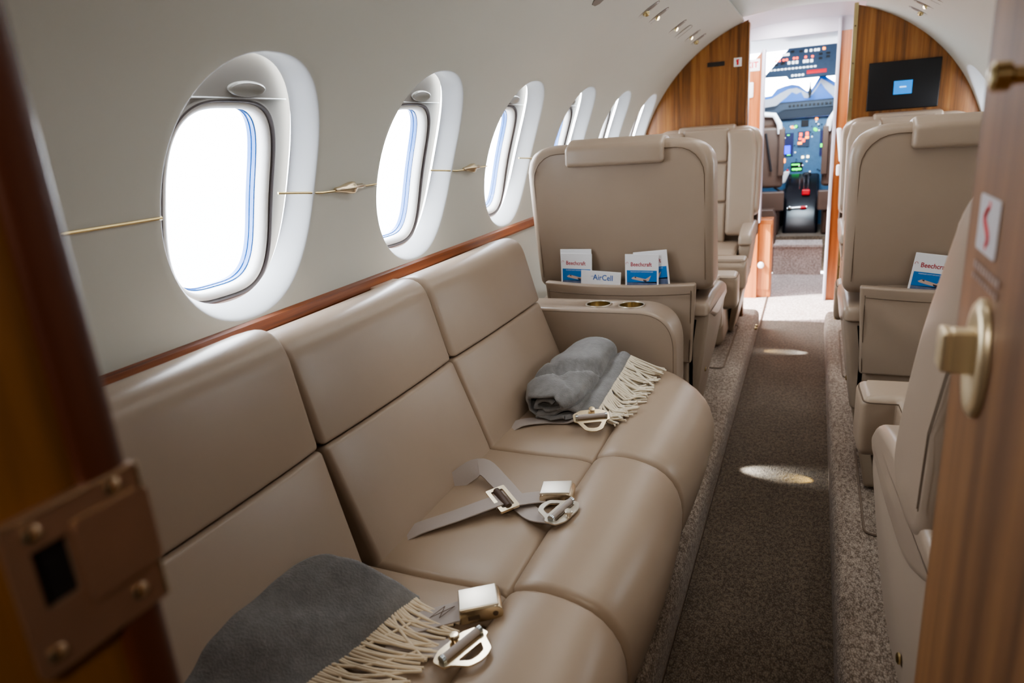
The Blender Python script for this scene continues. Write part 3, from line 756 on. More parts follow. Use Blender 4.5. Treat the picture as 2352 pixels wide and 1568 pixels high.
def pilot_seat(x, lab, mirror):
    e = tag(empty('pilot_seat', (x, 6.36, .28)), lab, 'seat', 'pilot seats in the cockpit'); s = mirror
    mb = MB(); rbox(mb, (0, 0, .66), (.36, .09, .50), .03, m=3); mb.build('backrest', 'brown_shell', e)
    mb = MB(); rbox(mb, (0, .02, .95), (.26, .10, .12), .04); mb.build('headrest', 'brown_shell', e)
    mb = MB(); rbox(mb, (s*.165, -.06, .70), (.045, .05, .38), .008); mb.build('side_pad', 'brown_shell', e)
    mb = MB(); tube(mb, [(s*.02, -.06, 1.01), (s*.10, -.06, 1.0), (s*.14, -.06, .93), (s*.15, -.06, .85)], .022, 10); mb.build('cover_edge', 'white', e)
    mb = MB(); tube(mb, [(s*.04, -.06, .86), (s*.09, -.07, .55)], .008); mb.build('harness', 'black', e)
    mb = MB(); rbox(mb, (0, .18, .26), (.36, .30, .14), .04); mb.build('seat_cushion', 'brown_shell', e)
    mb = MB(); rbox(mb, (s*.10, -.05, .30), (.20, .06, .16), .012); mb.build('rear_box', 'brown_shell', e)
    mb = MB(); rbox(mb, (0, .18, .10), (.32, .30, .2), .02); mb.build('seat_base', 'brown_shell', e)
    return e
pilot_seat(-.425, 'brown left pilot seat with white cover edge seen through the doorway', 1)
pilot_seat(.235, 'brown right pilot seat half hidden by the cockpit doorway edge', -1)
e = tag(empty('sidewall_panel', (-.36, 6.12, 0)), 'brown carpeted side panel beyond the low wooden cabinet', 'panel')
mb = MB(); loft(mb, [(-.05, 0), (.085, 0), (.085, .47), (.06, .53), (-.05, .53)], 0, .12, .01, 'y'); mb.build('panel_body', 'brown_shell', e)
e = tag(empty('flight_yoke', (-.265, 6.80, .55)), 'grey and black control wheel with a white grip by the pedestal', 'control wheel')
mb = MB(); tube(mb, [(.0, 0, -.25), (.02, 0, -.05), (0, -.03, .06)], .016, 10); mb.build('column', 'black', e)
mb = MB(); tube(mb, [(-.07, -.03, .20), (-.06, -.03, .10), (0, -.03, .06), (.06, -.03, .10), (.07, -.03, .18)], .012, 10); mb.build('wheel', 'black', e)
mb = MB(); rbox(mb, (.02, -.04, .19), (.055, .045, .11), .02, fn=lambda u, w: (w[0]+.02*u[2], w[1], w[2]), m=3); g_ = mb.build('grip', 'white', e)
mb = MB(); rbox(mb, (.043, -.045, .25), (.018, .02, .018), .006); mb.build('grip_button', 'red_knob', g_)
mb = MB(); tube(mb, [(-.02, -.05, -.08), (.05, -.05, -.10), (.06, -.05, -.22)], .009, 8); mb.build('bracket', 'steel', e)

# ------------------------------------------------------------------ divan along the left wall
divan = tag(empty('divan', (-.6, 1.2, PZ)), 'long tan leather three-place divan along the left cabin wall', 'sofa')
OFF = Vector((-.6, 1.2, PZ))
Y12, Y23, YE = .870, 1.366, 1.950
SP = [(.376, Y12), (Y12, Y23), (Y23, YE)]
def toloc(mb): mb.v = [tuple(Vector(p)-OFF) for p in mb.v]; return mb
def db(mb, name, mats, parent=None, smooth=50): return toloc(mb).build(name, mats, parent or divan, smooth)
UPs = fillet([(-.772, .7755), (-.828, .987), (-.955, .955), (-.955, .88), (-.87, .768)], [.010, .075, .03, .03, .012], 8)
LOs = fillet([(-.769, .7735), (-.684, .545), (-.684, .49), (-.80, .48), (-.865, .72), (-.85, .766)], [.010, .03, .02, .02, .02, .01], 6)
gap = .0025
for i, (a, b) in enumerate(SP):
    if i == 0: up = [(x+.010*min(1, max(0, (z-.78))/.08), z+max(0, (z-.78))*.10) for x, z in UPs]
    else: up = UPs
    if i == 2: b2_ = b+.02
    else: b2_ = b
    def bulge(t, p, i=i): 
        w = math.sin(PI*min(max(t, 0), 1))**.5
        return Vector((p.x+.008*(w-.8)*(1 if p.z > .55 else .3), p.y, p.z))
    mb = MB(); loft(mb, up, a+gap, b2_-gap, .014 if i < 2 else .022, 'y', 14, fn=bulge, k=6); db(mb, 'upper_back_cushion', 'leather')
    def bulge_lo(t, p, i=i):
        q = bulge(t, p)
        if i == 0: q.y -= .030*max(0, min(1, (.74-p.z)/.19))**1.3*max(0, (t-.75)/.25)
        return q
    mb = MB(); loft(mb, LOs, a+gap, b-gap, .012, 'y', 14, fn=bulge_lo, k=6); db(mb, 'lower_back_cushion', 'leather')
SE = fillet([(-.76, .556), (-.60, .553), (-.47, .556), (-.432, .550), (-.432, .44), (-.76, .44)], [.01, .05, .03, .014, .02, .02], 4)
BOs = chaikin([(-.4305, .553), (-.428, .560), (-.412, .571), (-.37, .579), (-.315, .573), (-.268, .556), (-.236, .523), (-.221, .475), (-.224, .415), (-.242, .355), (-.28, .31), (-.33, .28), (-.4305, .27)], 1)
for i, (a, b) in enumerate(SP):
    def sink(t, p): 
        w = math.sin(PI*min(max(t, 0), 1))**.5
        return Vector((p.x, p.y, p.z+.006*(w-.6) if p.z > .5 else p.z))
    mb = MB(); loft(mb, SE, a+.001, b-.001, .012, 'y', 10, fn=sink, k=4); db(mb, 'seat_cushion', 'leather_seat')
    def bb(t, p, i=i):
        t = min(max(t, 0), 1); f = max(0, (p.x+.43)/.2)
        w = (max(0, math.sin(PI*t)))**.45
        dx = .020*(w-.75)*f
        if i == 2: dx -= .085*f*max(0, (t-.74)/.26)**2
        return Vector((p.x+dx, p.y, p.z+.006*(w-.7)))
    mb = MB(); loft(mb, BOs, a+.001, b+(0 if i < 2 else .0)-.001, .016, 'y', 18, fn=bb, k=6); db(mb, 'front_bolster', 'leather_seat')
# arm at the forward end
AR = fillet([(-.84, .52), (-.84, .752), (-.350, .752), (-.350, .50), (-.40, .50)], [.0, .02, .155, .02, .0], 14)
mb = MB(); loft(mb, AR, 1.952, 2.088, .012, 'y', 4); arm = db(mb, 'armrest', 'leather')
for x in (-.603, -.498):                              # bore the two cup wells
    mb = MB(); lathe(mb, [(.0385, .700), (.0385, .80)], Matrix.Translation((x, 2.018, 0)), 40); cut = db(mb, 'well_cutter', 'leather')
    bo = arm.modifiers.new('b', 'BOOLEAN'); bo.operation = 'DIFFERENCE'; bo.object = cut; bo.solver = 'EXACT'
    dg = bpy.context.evaluated_depsgraph_get(); me2 = bpy.data.meshes.new_from_object(arm.evaluated_get(dg)); arm.modifiers.remove(bo); arm.data = me2
    bpy.data.objects.remove(cut)
for yy in (1.9535,):
    ARi = inset(AR, .010); pts = [(x, yy, z) for x, z in ARi if z > .51 and x > -.83]
    mb = MB(); tube(mb, pts, .0016, 6); toloc(mb).build('piping', 'seam', arm)
mb = MB(); rbox(mb, (-.60, 2.02, .36), (.46, .13, .34), .01); db(mb, 'arm_base', 'leather_grey')
mb = MB(); P = fillet([(-.43, .555), (-.352, .555), (-.352, .44), (-.372, .44), (-.39, .52)], .01); loft(mb, P, 1.93, 2.09, .006, 'y'); db(mb, 'arm_bracket', 'leather_grey')
for x in (-.603, -.498):
    T_ = Matrix.Translation((x, 2.018, 0)); mb = MB(); n_ = 40
    pr = [(.0365, .7525), (.0375, .7548), (.0405, .7552), (.0415, .7535), (.0412, .7515)]
    lathe(mb, pr, T_, n_); mb.f = mb.f[:-2]; mb.m = mb.m[:-2]; ch = db(mb, 'cup_holder', 'pale_gold')
    mb = MB(); lathe(mb, [(.0365, .7530), (.0360, .705), (.034, .702), (.0005, .7015)], T_, n_); mb.f = mb.f[:-2]; mb.m = mb.m[:-2]; toloc(mb).build('cup_well', 'well', ch)
mb = MB(); rbox(mb, (-.62, 1.16, .28), (.52, 1.56, .32), .01); db(mb, 'divan_base', 'leather_grey')

# ------------------------------------------------------------------ club armchairs
def armchair(name, cx, y0, rz, lab, front=.90, recline=False, pocket=True, zf=.62):
    e = tag(empty(name, (cx, y0, PZ), rz), lab, 'armchair', 'tan leather club armchairs')
    Z = -PZ
    def B(mb, nm, mats, parent=None, smooth=50):
        mb.v = [(x, y, z+Z) for x, y, z in mb.v]; return mb.build(nm, mats, parent or e, smooth)
    W = .298; TOP = 1.238
    def rec(p):
        p = Vector(p)
        if not recline: return p
        return Vector((p.x, p.y+(.030-(p.z-.8)*.18 if p.y < .1 else .040+(1.03-p.z)*.26), p.z))
    def half(z, R=.085): 
        return W if z < TOP-R else W-R+math.sqrt(max(0, R*R-(z-(TOP-R))**2))
    def shell(t, p):
        w = half(min(p.z, TOP)); tp = (.985+.015*min(1, max(0, (p.z-.8)/.3)))
        return Vector((p.x*w/W*tp, p.y, p.z))
    SH = chaikin([(.045, .80), (.018, 1.0), (.0, 1.19), (.003, 1.232), (.045, 1.240), (.095, 1.230), (.125, 1.19), (.155, 1.02), (.20, .86), (.225, .79), (.19, .755), (.11, .752), (.06, .765)], 2)
    if recline:
        RSH = [(.095, .75), (.080, .87), (.012, .995), (-.020, 1.11), (-.045, 1.19)]
        for dx_, dy_ in ((.002, .010), (.002, .017)):
            mb = MB(); tube(mb, [(-W*.992-.001, y+dy_, z) for y, z in RSH], .0008, 6); B(mb, 'side_seam', 'piping')
    if recline: SH = chaikin([(.095, .73), (.080, .87), (.012, .995), (-.020, 1.11), (-.045, 1.20), (-.038, 1.238), (.0, 1.243), (.03, 1.22), (.09, 1.145), (.235, .975), (.350, .765), (.335, .685), (.22, .655), (.12, .68)], 2)
    mb = MB(); loft(mb, SH, -W, W, .030, 'x', 12, fn=shell, k=6); back = B(mb, 'backrest', 'leather')
    # stitched border on the rear face
    pts = []
    def rear_y(z): return .045-(z-.80)*.118 if z < 1.19 else 0
    for s, zz in [(-1, .80+.02*k) for k in range(17)]: pts.append((s*(half(zz)-.026), zz))
    top = [(W*0+s_*.187+.085*math.cos(q)*s_, 1.126+.085*math.sin(q)) for s_, qs in ((-1, [0, .26, .52, .78, 1.05, 1.31, 1.57]), (1, [1.57, 1.31, 1.05, .78, .52, .26, 0])) for q in qs]
    pts += top
    for s, zz in [(1, 1.12-.02*k) for k in range(17)]: pts.append((s*(half(zz)-.026), zz))
    mb = MB(); tube(mb, [rec((x, rear_y(z)-.0005, z)) for x, z in pts], .0012, 6); B(mb, 'stitched_border', 'stitch', back)
    # headrest that folds over the top edge
    HP = fillet([(-.022, 1.168), (-.022, 1.228), (.03, 1.252), (.10, 1.246), (.118, 1.20), (.10, 1.19), (.03, 1.19), (.012, 1.168)], .014)
    mb = MB(); loft(mb, HP, -.156, .156, .014, 'x', 8, fn=lambda t, p: rec((p.x*(1+.10*(1.17-p.z)), p.y, p.z))); B(mb, 'headrest', 'leather')
    # front pads of the back
    for (z0, z1) in ((1.05, 1.232), (.84, 1.045), (.62, .835)):
        def yf(z): return .150+(1.03-z)*.26 if z < 1.1 else .128+(1.1-z)*.18
        mb = MB(); zc = (z0+z1)/2
        rbox(mb, (0, 0, zc), (.25, .05, z1-z0), .016, fn=lambda u, w: rec((w[0], w[1]+yf(w[2])+.008*(1-u[0]**2)*(1-u[2]**2), w[2])), m=(6, 1, 6)); B(mb, 'back_pad', 'leather')
    for s in (-1, 1):
        mb = MB()
        rbox(mb, (s*.2, 0, .94), (.148, .07, .56), .024, fn=lambda u, w: rec((w[0]*(1 if w[2] < 1.15 else 1-.10*((w[2]-1.15)/.08)), w[1]+(.165+(1.03-w[2])*.24 if w[2] < 1.1 else .145+(1.1-w[2])*.18), w[2])), m=(3, 1, 8)); B(mb, 'back_bolster', 'leather')
    # lower back between the arms with a pocket
    mb = MB(); rbox(mb, (0, .125, .60), (.44, .15, .46), .02, m=3); B(mb, 'lower_back', 'leather')
    if pocket:
        mb = MB()
        def pk(u, w): 
            sag = .010*(1-u[0]**2)*(1 if u[2] > .3 else 0)
            pu = .012*(1-u[0]**2)*(1-u[2]**2)+.004*math.sin(9*u[0]+5*u[2])*(1-u[2]**2)
            return (w[0]*(1+.03*(u[2])), w[1]-pu-.006*(u[2] > .8), w[2]-sag)
        rbox(mb, (0, .012, .665), (.485, .030, .265), .007, fn=pk, m=(14, 1, 12)); pc = B(mb, 'pocket', 'leather')
        mb = MB(); tube(mb, [(x, -.019-.002*(1-(x/.22)**2), .768-.011*(1-(x/.24)**2)) for x in [-.235+.047*k for k in range(11)]], .0014, 6)
        tube(mb, [(.236, -.004, .79), (.234, -.005, .66), (.230, -.003, .54)], .0014, 6); tube(mb, [(-.236, -.004, .79), (-.234, -.005, .66), (-.230, -.003, .54)], .0014, 6); B(mb, 'hem_stitching', 'seam', pc)
        mb = MB(); rbox(mb, (0, .035, .49), (.45, .03, .10), .012, m=(6, 1, 2)); B(mb, 'lower_flap', 'leather')
    # arms
    for s in (-1, 1):
        def armf(u, w, s=s): 
            f = (w[1]-.05)/.52
            return (w[0]+s*.010*f, w[1], w[2]-.02*f+.0*u[2])
        A = fillet([(.035, .40), (.035, .70), (.58 if recline else .50, .645 if recline else .665), (.59 if recline else .51, .58), (.42, .45), (.28, .40)], [.02, .03, .05, .04, .06, .08], 6)
        mb = MB(); loft(mb, A, .226, .288, .014, 'x', 3, fn=lambda t, p, s=s: Vector((s*(p.x-.004+.004*p.y-(.0 if recline else .13)*max(0, .66-p.z)*(p.x > .25)), p.y, p.z))); am = B(mb, 'arm', 'leather_grey')
        if recline: Cp = fillet([(.022, .680), (.030, .722), (.20, .732), (.42, .720), (.55, .690), (.605, .640), (.585, .608), (.40, .592), (.20, .598), (.08, .650)], [.008, .02, .05, .06, .05, .02, .02, .06, .06, .03], 5)
        else: Cp = fillet([(.022, .684), (.030, .726), (.20, .736), (.40, .722), (.50, .692), (.515, .650), (.50, .640), (.24, .622), (.08, .672)], [.008, .02, .05, .05, .03, .01, .01, .05, .03], 5)
        mb = MB(); loft(mb, Cp, .222, .292, .018, 'x', 3, fn=lambda t, p, s=s: Vector((s*(p.x-.004+.004*p.y), p.y, p.z)), k=5); B(mb, 'arm_cap', 'leather', am)
        mb = MB(); lathe(mb, [(.009, 0), (.009, .003), (.006, .005), (.0005, .0052)], frame((s*(.287 if recline else .257), .16, .46), (0, s, 0), (0, 0, 1)), 14); B(mb, 'screw_cap', 'brass', am)
        mb = MB(); P = fillet([(.06, .0), (.07, .42), (.40, .36), (.36, .0)], .03); P = [(a, max(PZ, b)) for a, b in P]
        mb2 = MB(); loft(mb2, fillet([(.05, PZ+.012), (.08, .42), (.42, .38), (.46, .30), (.36, PZ+.012)], .02), .215, .250, .008, 'x', 1, fn=lambda t, p, s=s: Vector((s*(p.x-.20*max(0, .42-p.z)), p.y, p.z))); B(mb2, 'side_skirt', 'skirt')
    if not pocket:
        for s in (-1, 1):
            mb = MB(); rbox(mb, (s*.276, .09, .735), (.022, .10, .20), .008); B(mb, 'side_panel', 'brown_shell')
    # T-shaped seat cushion
    cs = MB(); a = .215; b = .287
    P = fillet([(-a, .16), (a, .16), (a, front-.155), (b, front-.155), (b, front), (-b, front), (-b, front-.155), (-a, front-.155)], [.02, .02, .004, .02, .05, .05, .02, .004], 5)
    loft(cs, P, zf-.15, zf, .022, 'z', 2, fn=lambda t, p: Vector((p.x, p.y, p.z+.012*(1-(p.x/.3)**2)-(.02 if p.y > front-.03 else 0)*t)), k=5)
    sc = B(cs, 'seat_cushion', 'leather_seat')
    mb = MB(); tube(mb, [(x*.985, .16+(y-.16)*.99, zf-.006) for x, y in P], .0016, 6, closed=True); B(mb, 'cushion_piping', 'seam', sc)
    mb = MB(); rbox(mb, (0, front-.08, zf-.20), (.44, .07, .12), .025, m=3); B(mb, 'leg_rest', 'leather_seat')
    mb = MB(); rbox(mb, (0, .40, .29), (.34, .50, .31), .03); B(mb, 'pedestal', 'skirt')
    return e
armchair('armchair', -.572, 2.135, 0, 'tan armchair ahead of the divan with a pocket of white leaflets', front=1.08)
armchair('armchair', .386, 2.135, 0, 'tan armchair across the aisle with one tilted leaflet in its pocket', front=.95)
armchair('armchair', -.568, 4.218, PI, 'tan armchair facing aft against the left wooden bulkhead', front=.80, pocket=False)
armchair('armchair', .42, 4.218, PI, 'tan armchair under the screen on the right wooden bulkhead', front=.80, pocket=False)
armchair('armchair', .454, .872, math.radians(3), 'nearest right armchair, reclined and half hidden by the open wooden door', front=.95, recline=True, zf=.64)
inset_plate(-.76, -.362, 3.26, 4.02, 'piped carpet plate on the left ledge before the aft-facing armchair')
inset_plate(.165, .60, 3.24, 4.0, 'piped carpet plate on the right ledge before the bulkhead armchair')
inset_plate(.182, .62, 1.93, 2.50, 'piped carpet plate on the right ledge by the nearest right armchair')
for q, nm in ((0, 'nearer'), (.055, 'farther')):
    mb = MB(); lathe(mb, [(.009, 0), (.010, .006), (.006, .014), (.001, .016)], frame((-.276, 4.06+q, .10), (0, 1, 0), (0, 0, 1)), 12)
    tag(mb.build('floor_stud', 'brass'), 'small brass stud on the left aisle ledge, %s of the pair' % nm, 'stud', 'brass studs on the aisle ledge')

# ------------------------------------------------------------------ leaflets
def leaflet(lab, p, rot, kind, w=.100, h=.215, lean=0, name='leaflet', grp='white safety leaflets in the seat pockets'):
    """p = top centre of the leaflet, in the plane facing aft"""
    e = tag(empty(name, p), lab, 'leaflet', grp); e.rotation_euler = (lean, rot, 0)
    mb = MB(); rbox(mb, (0, 0, -h/2), (w, .0022, h), .0008, k=2)
    F = lambda z, dx=0: frame((dx, -.0014, z), (1, 0, 0), (0, 0, 1))
    mats = ['paper', 'print_red', 'print_blue', 'sky_print', 'sea_print', 'plane_print', 'plane_dark']
    if kind == 'a':
        text(mb, 'Beechcraft', .0185, F(-.033, -.002), 1, width=.0003, sx=.86)
        tube(mb, [(-.047+.004*math.cos(q*.9), -.0014, -.030+.005*math.sin(q*.9)) for q in range(5)], .0006, 5, 1)
        tz = -.052
        mb.add([(-w*.45, -.0013, tz), (w*.45, -.0013, tz), (w*.45, -.0013, tz-.040), (-w*.45, -.0013, tz-.040)], [(0, 1, 2, 3)], 3)
        mb.add([(-w*.45, -.0013, tz-.040), (w*.45, -.0013, tz-.036), (w*.45, -.0013, -.15), (-w*.45, -.0013, -.15)], [(0, 1, 2, 3)], 4)
        text(mb, 'PASSENGER SAFETY INFORMATION CARD', .0042, F(tz-.005), 0, sx=.92)
        pl = [(-.034, -.008), (-.024, -.002), (.012, -.010), (.022, -.004), (.030, .002), (.026, -.008), (.022, -.016), (.010, -.018), (-.010, -.015), (-.030, -.011)]
        mb.add([(x, -.0015, tz-.018+z) for x, z in pl], [tuple(range(len(pl)))], 5)
        mb.add([(x, -.0016, tz-.018+z) for x, z in ((-.026, -.003), (-.018, -.003), (-.018, -.008))], [(0, 1, 2)], 6)
        mb.add([(x, -.0016, tz-.018+z) for x, z in ((.004, -.012), (.016, -.014), (.014, -.020), (.006, -.017))], [(0, 1, 2, 3)], 6)
    elif kind == 'air': text(mb, 'AirCell', .026, F(-.022, .008), 2, width=.0003, sx=.9); tube(mb, [(-.028+.007*math.cos(q), -.0014, -.024+.006*math.sin(q)) for q in (0, .6, 1.2, 1.8, 2.4)], .0006, 5, 2)
    o = mb.build('printed_sheet', mats, e, 0)
    return e
PY = 2.150
leaflet('plain white leaflet standing directly behind the leftmost printed leaflet', (-.716, PY+.003, .903), .0, 'b', w=.108)
leaflet('leftmost red and blue printed leaflet with an aircraft in the seat pocket', (-.712, PY-.004, .890), .03, 'a', w=.108)
leaflet('white leaflet with blue lettering lying low between the printed leaflets', (-.628, PY-.009, .832), .06, 'air', w=.135, h=.16)
leaflet('front one of the two overlapping printed leaflets at the right of the pocket', (-.492, PY-.010, .888), .01, 'a', w=.108)
leaflet('rear one of the two overlapping printed leaflets at the right of the pocket', (-.468, PY-.002, .897), -.09, 'a', w=.108)
leaflet('single tilted printed leaflet in the pocket of the right armchair', (.322, PY-.004, .885), .13, 'a', w=.108)

# ------------------------------------------------------------------ blankets
def nz(p, s, a): return noise.noise(Vector(p)*s)*a
b1 = tag(empty('blanket', (-.66, .68, .56)), 'grey wool blanket with cream fringe draped over the nearest divan place', 'blanket')
O1 = Vector((-.66, .68, .56))
mb = MB()
TLc, TRc, BRc, BLc = Vector((-.728, .725, .652)), Vector((-.565, .800, .578)), Vector((-.622, .52, .584)), Vector((-.758, .45, .640))
def bl1(u, v):
    v = v+.16*(1-min(1, u/.30))**2*(1-v)
    p = (TLc*(1-u)+TRc*u)*(1-v)+(BLc*(1-u)+BRc*u)*v
    w = .018*max(0, math.sin(PI*u))**.6
    p = p+Vector((0, 0, w*.8-.010*u*u)); p.z += nz(p, 5.5, .022)*math.sin(PI*min(1, .15+u))+nz(p, 10, .012)+nz(p, 24, .004)+.009*math.sin(9*v+4*u)*(1-abs(2*u-1))
    p.z += .010*math.sin(PI*min(1, u*3))*(1-v)*.6
    return p
def bl1b(u, v):
    p = bl1(u, v); return Vector((p.x-.004, p.y, max(.5585, p.z-.030) if u > .35 else p.z-.03))
nu, nv = 36, 40
grid(mb, bl1, nu, nv); grid(mb, bl1b, nu, nv)
for (fa, n_) in ((lambda t: (t, 0), nu), (lambda t: (t, 1), nu), (lambda t: (0, t), nv), (lambda t: (1, t), nv)):
    grid(mb, lambda t, s, fa=fa: bl1(*fa(t)).lerp(bl1b(*fa(t)), s)+Vector((.004 if fa(.3)[0] == 1 else 0, .005 if fa(.3)[1] == 0 else 0, 0))*math.sin(PI*s), n_, 4)
mb.v = [tuple(Vector(p)-O1) for p in mb.v]; mb.build('folded_cloth', 'blanket', b1, 80)
mb = MB(); rnd = random.Random(11)
for k in range(58):
    t = (k+.5)/58; st_ = bl1(1, t); st_.z -= .010
    L = .105+.03*rnd.random(); ang = -.45+.70*t+rnd.gauss(0, .07); c_ = .35+rnd.gauss(0, .16)
    if rnd.random() < .15: ang += rnd.gauss(0, .3)
    pts = []; q = st_.copy(); q.x -= .006; q.z += .010; lift = .004*rnd.random()
    for j in range(12):
        pts.append(q-O1); a_ = ang+c_*(j/11)
        stp = L/11; q = q+Vector((math.cos(a_)*stp, math.sin(a_)*stp, 0)); q.z = max(.562+lift+(.016*max(0, min(1, (q.x+.445)/.06))), q.z-.0024)
    tube(mb, pts, .0027, 7, 0, taper=lambda s: 1-.2*s)
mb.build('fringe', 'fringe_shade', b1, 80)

b2e = tag(empty('blanket', (-.59, 1.72, .556)), 'grey rolled wool blanket with cream fringe against the divan arm', 'blanket')
O2 = Vector((-.59, 1.72, .556))
def spiral_path():
    P = []
    # inner curl -> flattened turns outward (u = across, w = height), then the tail under the roll to the right
    for k in range(0, 64):
        th = PI*.2+k*(2*PI*1.75/63); g = k/63
        a_ = .030+.066*g; b_ = .014+.040*g
        c, s = math.cos(th), math.sin(th)
        P.append((math.copysign(abs(c)**.8, c)*a_, .052+math.copysign(abs(s)**.85, s)*b_-.004*g))
    return P
SPP = spiral_path()
mb = MB(); TH = .013; ny = 34
def roll_pt(u, w, v):
    """u across, w height, v 0 near .. 1 far"""
    e_ = .70+.30*math.sin(PI/2*min(1, v/.22)); w = .05+(w-.05)*e_-.010*(1-e_); u = u*e_
    sc = 1.12+.06*math.sin(PI*v)-.05*v; hz = 1.0+.38*v
    ax = Vector((-.606+.022*v, 1.540+.355*v, 0))
    dirx = Vector((1, -.12, 0)).normalized()
    p = ax+dirx*(u*sc)+Vector((0, 0, .557+w*hz))
    cr = math.exp(-((v-.50-.22*u/.1+.05*w/.05)/.045)**2)*(.024 if w > .05 else .0)
    cr2 = math.exp(-((v-.30+.35*u/.1)/.035)**2)*(.012 if w > .05 else 0)
    p.z += nz((p.x*1., p.y, w), 8, .026)*(w/.1)-cr-cr2
    p.x += nz((p.y, p.x, w+3), 13, .010); p.y += nz((u*3, w*3, 5), 16, .022)*(1-v)
    p.z = max(p.z, .558); return p
ins = []
for i, (u, w) in enumerate(SPP):
    a_ = SPP[max(i-1, 0)]; b_ = SPP[min(i+1, len(SPP)-1)]
    d = Vector((b_[0]-a_[0], b_[1]-a_[1])).normalized(); n_ = Vector((-d.y, d.x))
    ins.append((u+n_.x*TH, w+n_.y*TH))
n_ = len(SPP)
for layer in (SPP, ins): grid(mb, lambda s, v, layer=layer: roll_pt(*layer[min(int(round(s*(n_-1))), n_-1)], v), n_-1, ny)
for v0 in (0, 1):
    grid(mb, lambda s, t, v0=v0: roll_pt(SPP[int(round(s*(n_-1)))][0]*(1-t)+ins[int(round(s*(n_-1)))][0]*t, SPP[int(round(s*(n_-1)))][1]*(1-t)+ins[int(round(s*(n_-1)))][1]*t, v0)+Vector((0, (-.006 if v0 == 0 else .006)*math.sin(PI*t), 0)), n_-1, 3)
for k in (0, n_-1): grid(mb, lambda s, v, k=k: roll_pt(SPP[k][0]*(1-s)+ins[k][0]*s, SPP[k][1]*(1-s)+ins[k][1]*s, v), 2, ny)
# core stuffing so the roll reads solid
rbox(mb, (0, 0, 0), (.10, .33, .07), .03, fn=lambda u, w: roll_pt(u[0]*.045, .050+u[2]*.026, .06+(u[1]+1)/2*.90), m=(4, 10, 3))
# lower flap with pleats running to the fringe edge
def flap(u, v):
    a0 = Vector((-.640, 1.535, .563)).lerp(Vector((-.60, 1.90, .60)), v); a1 = Vector((-.476, 1.575, .564)).lerp(Vector((-.466, 1.880, .610)), v)
    p = a0.lerp(a1, u); p.z += .022*math.sin(PI*u)*(.4+.6*v)+.012*abs(math.sin(2.5*PI*u+1.0))*(u > .3)+nz(p, 18, .006)
    p.z = max(p.z, .559); return p
grid(mb, flap, 30, 30); grid(mb, lambda u, v: flap(u, v)+Vector((0, 0, .014 if u < .999 else .010)), 30, 30)
grid(mb, lambda t, s: flap(1, t)+Vector((.004*math.sin(PI*s), 0, .012*s)), 30, 4); grid(mb, lambda t, s: flap(t, 0)+Vector((0, -.005*math.sin(PI*s), .014*s)), 30, 4); grid(mb, lambda t, s: flap(t, 1)+Vector((0, 0, .014*s)), 30, 2)
mb.v = [tuple(Vector(p)-O2) for p in mb.v]; mb.build('rolled_cloth', 'blanket', b2e, 80)
mb = MB(); rnd = random.Random(4)
for k in range(110):
    t = (k % 55+.5)/55; q = flap(1, t)+Vector((-.004, 0, .006+.012*(k // 55)))
    L = .07+.035*rnd.random(); ang = -.95+1.05*t+rnd.gauss(0, .25); c_ = .5+rnd.gauss(0, .6); pts = []
    for j in range(8):
        pts.append(q-O2); a_ = ang+c_*(j/7)**1.3
        q = q+Vector((math.cos(a_), math.sin(a_), 0))*(L/7); q.z = max(.5665+.010*(math.sin(k*1.7)*.5+.5)+.014*max(0, min(1, (q.x+.45)/.05)), q.z-.006)
    tube(mb, pts, .0028, 7)
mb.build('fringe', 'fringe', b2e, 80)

# ------------------------------------------------------------------ seat belts
SZ = .5575
def buckle(e, c, d, z0, tilt=0.06):
    x = Vector((d[0], d[1], tilt)); F = frame(Vector((c[0], c[1], z0)), x, Vector((0, 0, 1)).cross(x))
    mb = MB()
    P = fillet([(-.034, .0), (.030, .0), (.034, .006), (.034, .018), (.024, .024), (-.028, .024), (-.034, .018)], .004, 4)
    F2 = F @ Matrix(((1, 0, 0, 0), (0, 0, 1, 0), (0, 1, 0, 0), (0, 0, 0, 1)))
    loft(mb, P, -.0275, .0275, .002, 'y', 1, mat=F, k=3); bd = mb.build('buckle', 'gold', e, 30)
    mb = MB(); rbox(mb, (-.002, 0, .0243), (.062, .051, .005), .0022, mat=F); mb.build('lift_cover', 'pale_gold', bd)
    mb = MB(); box(mb, (-.012, -.0278, .010), (.018, .0015, .006), 0, F); lathe(mb, [(.0045, 0), (.004, .0012), (.0005, .0012)], F @ Matrix.Translation((.022, -.0272, .011)) @ Matrix.Rotation(PI/2, 4, 'X'), 14); mb.build('side_slot', 'seam', bd)
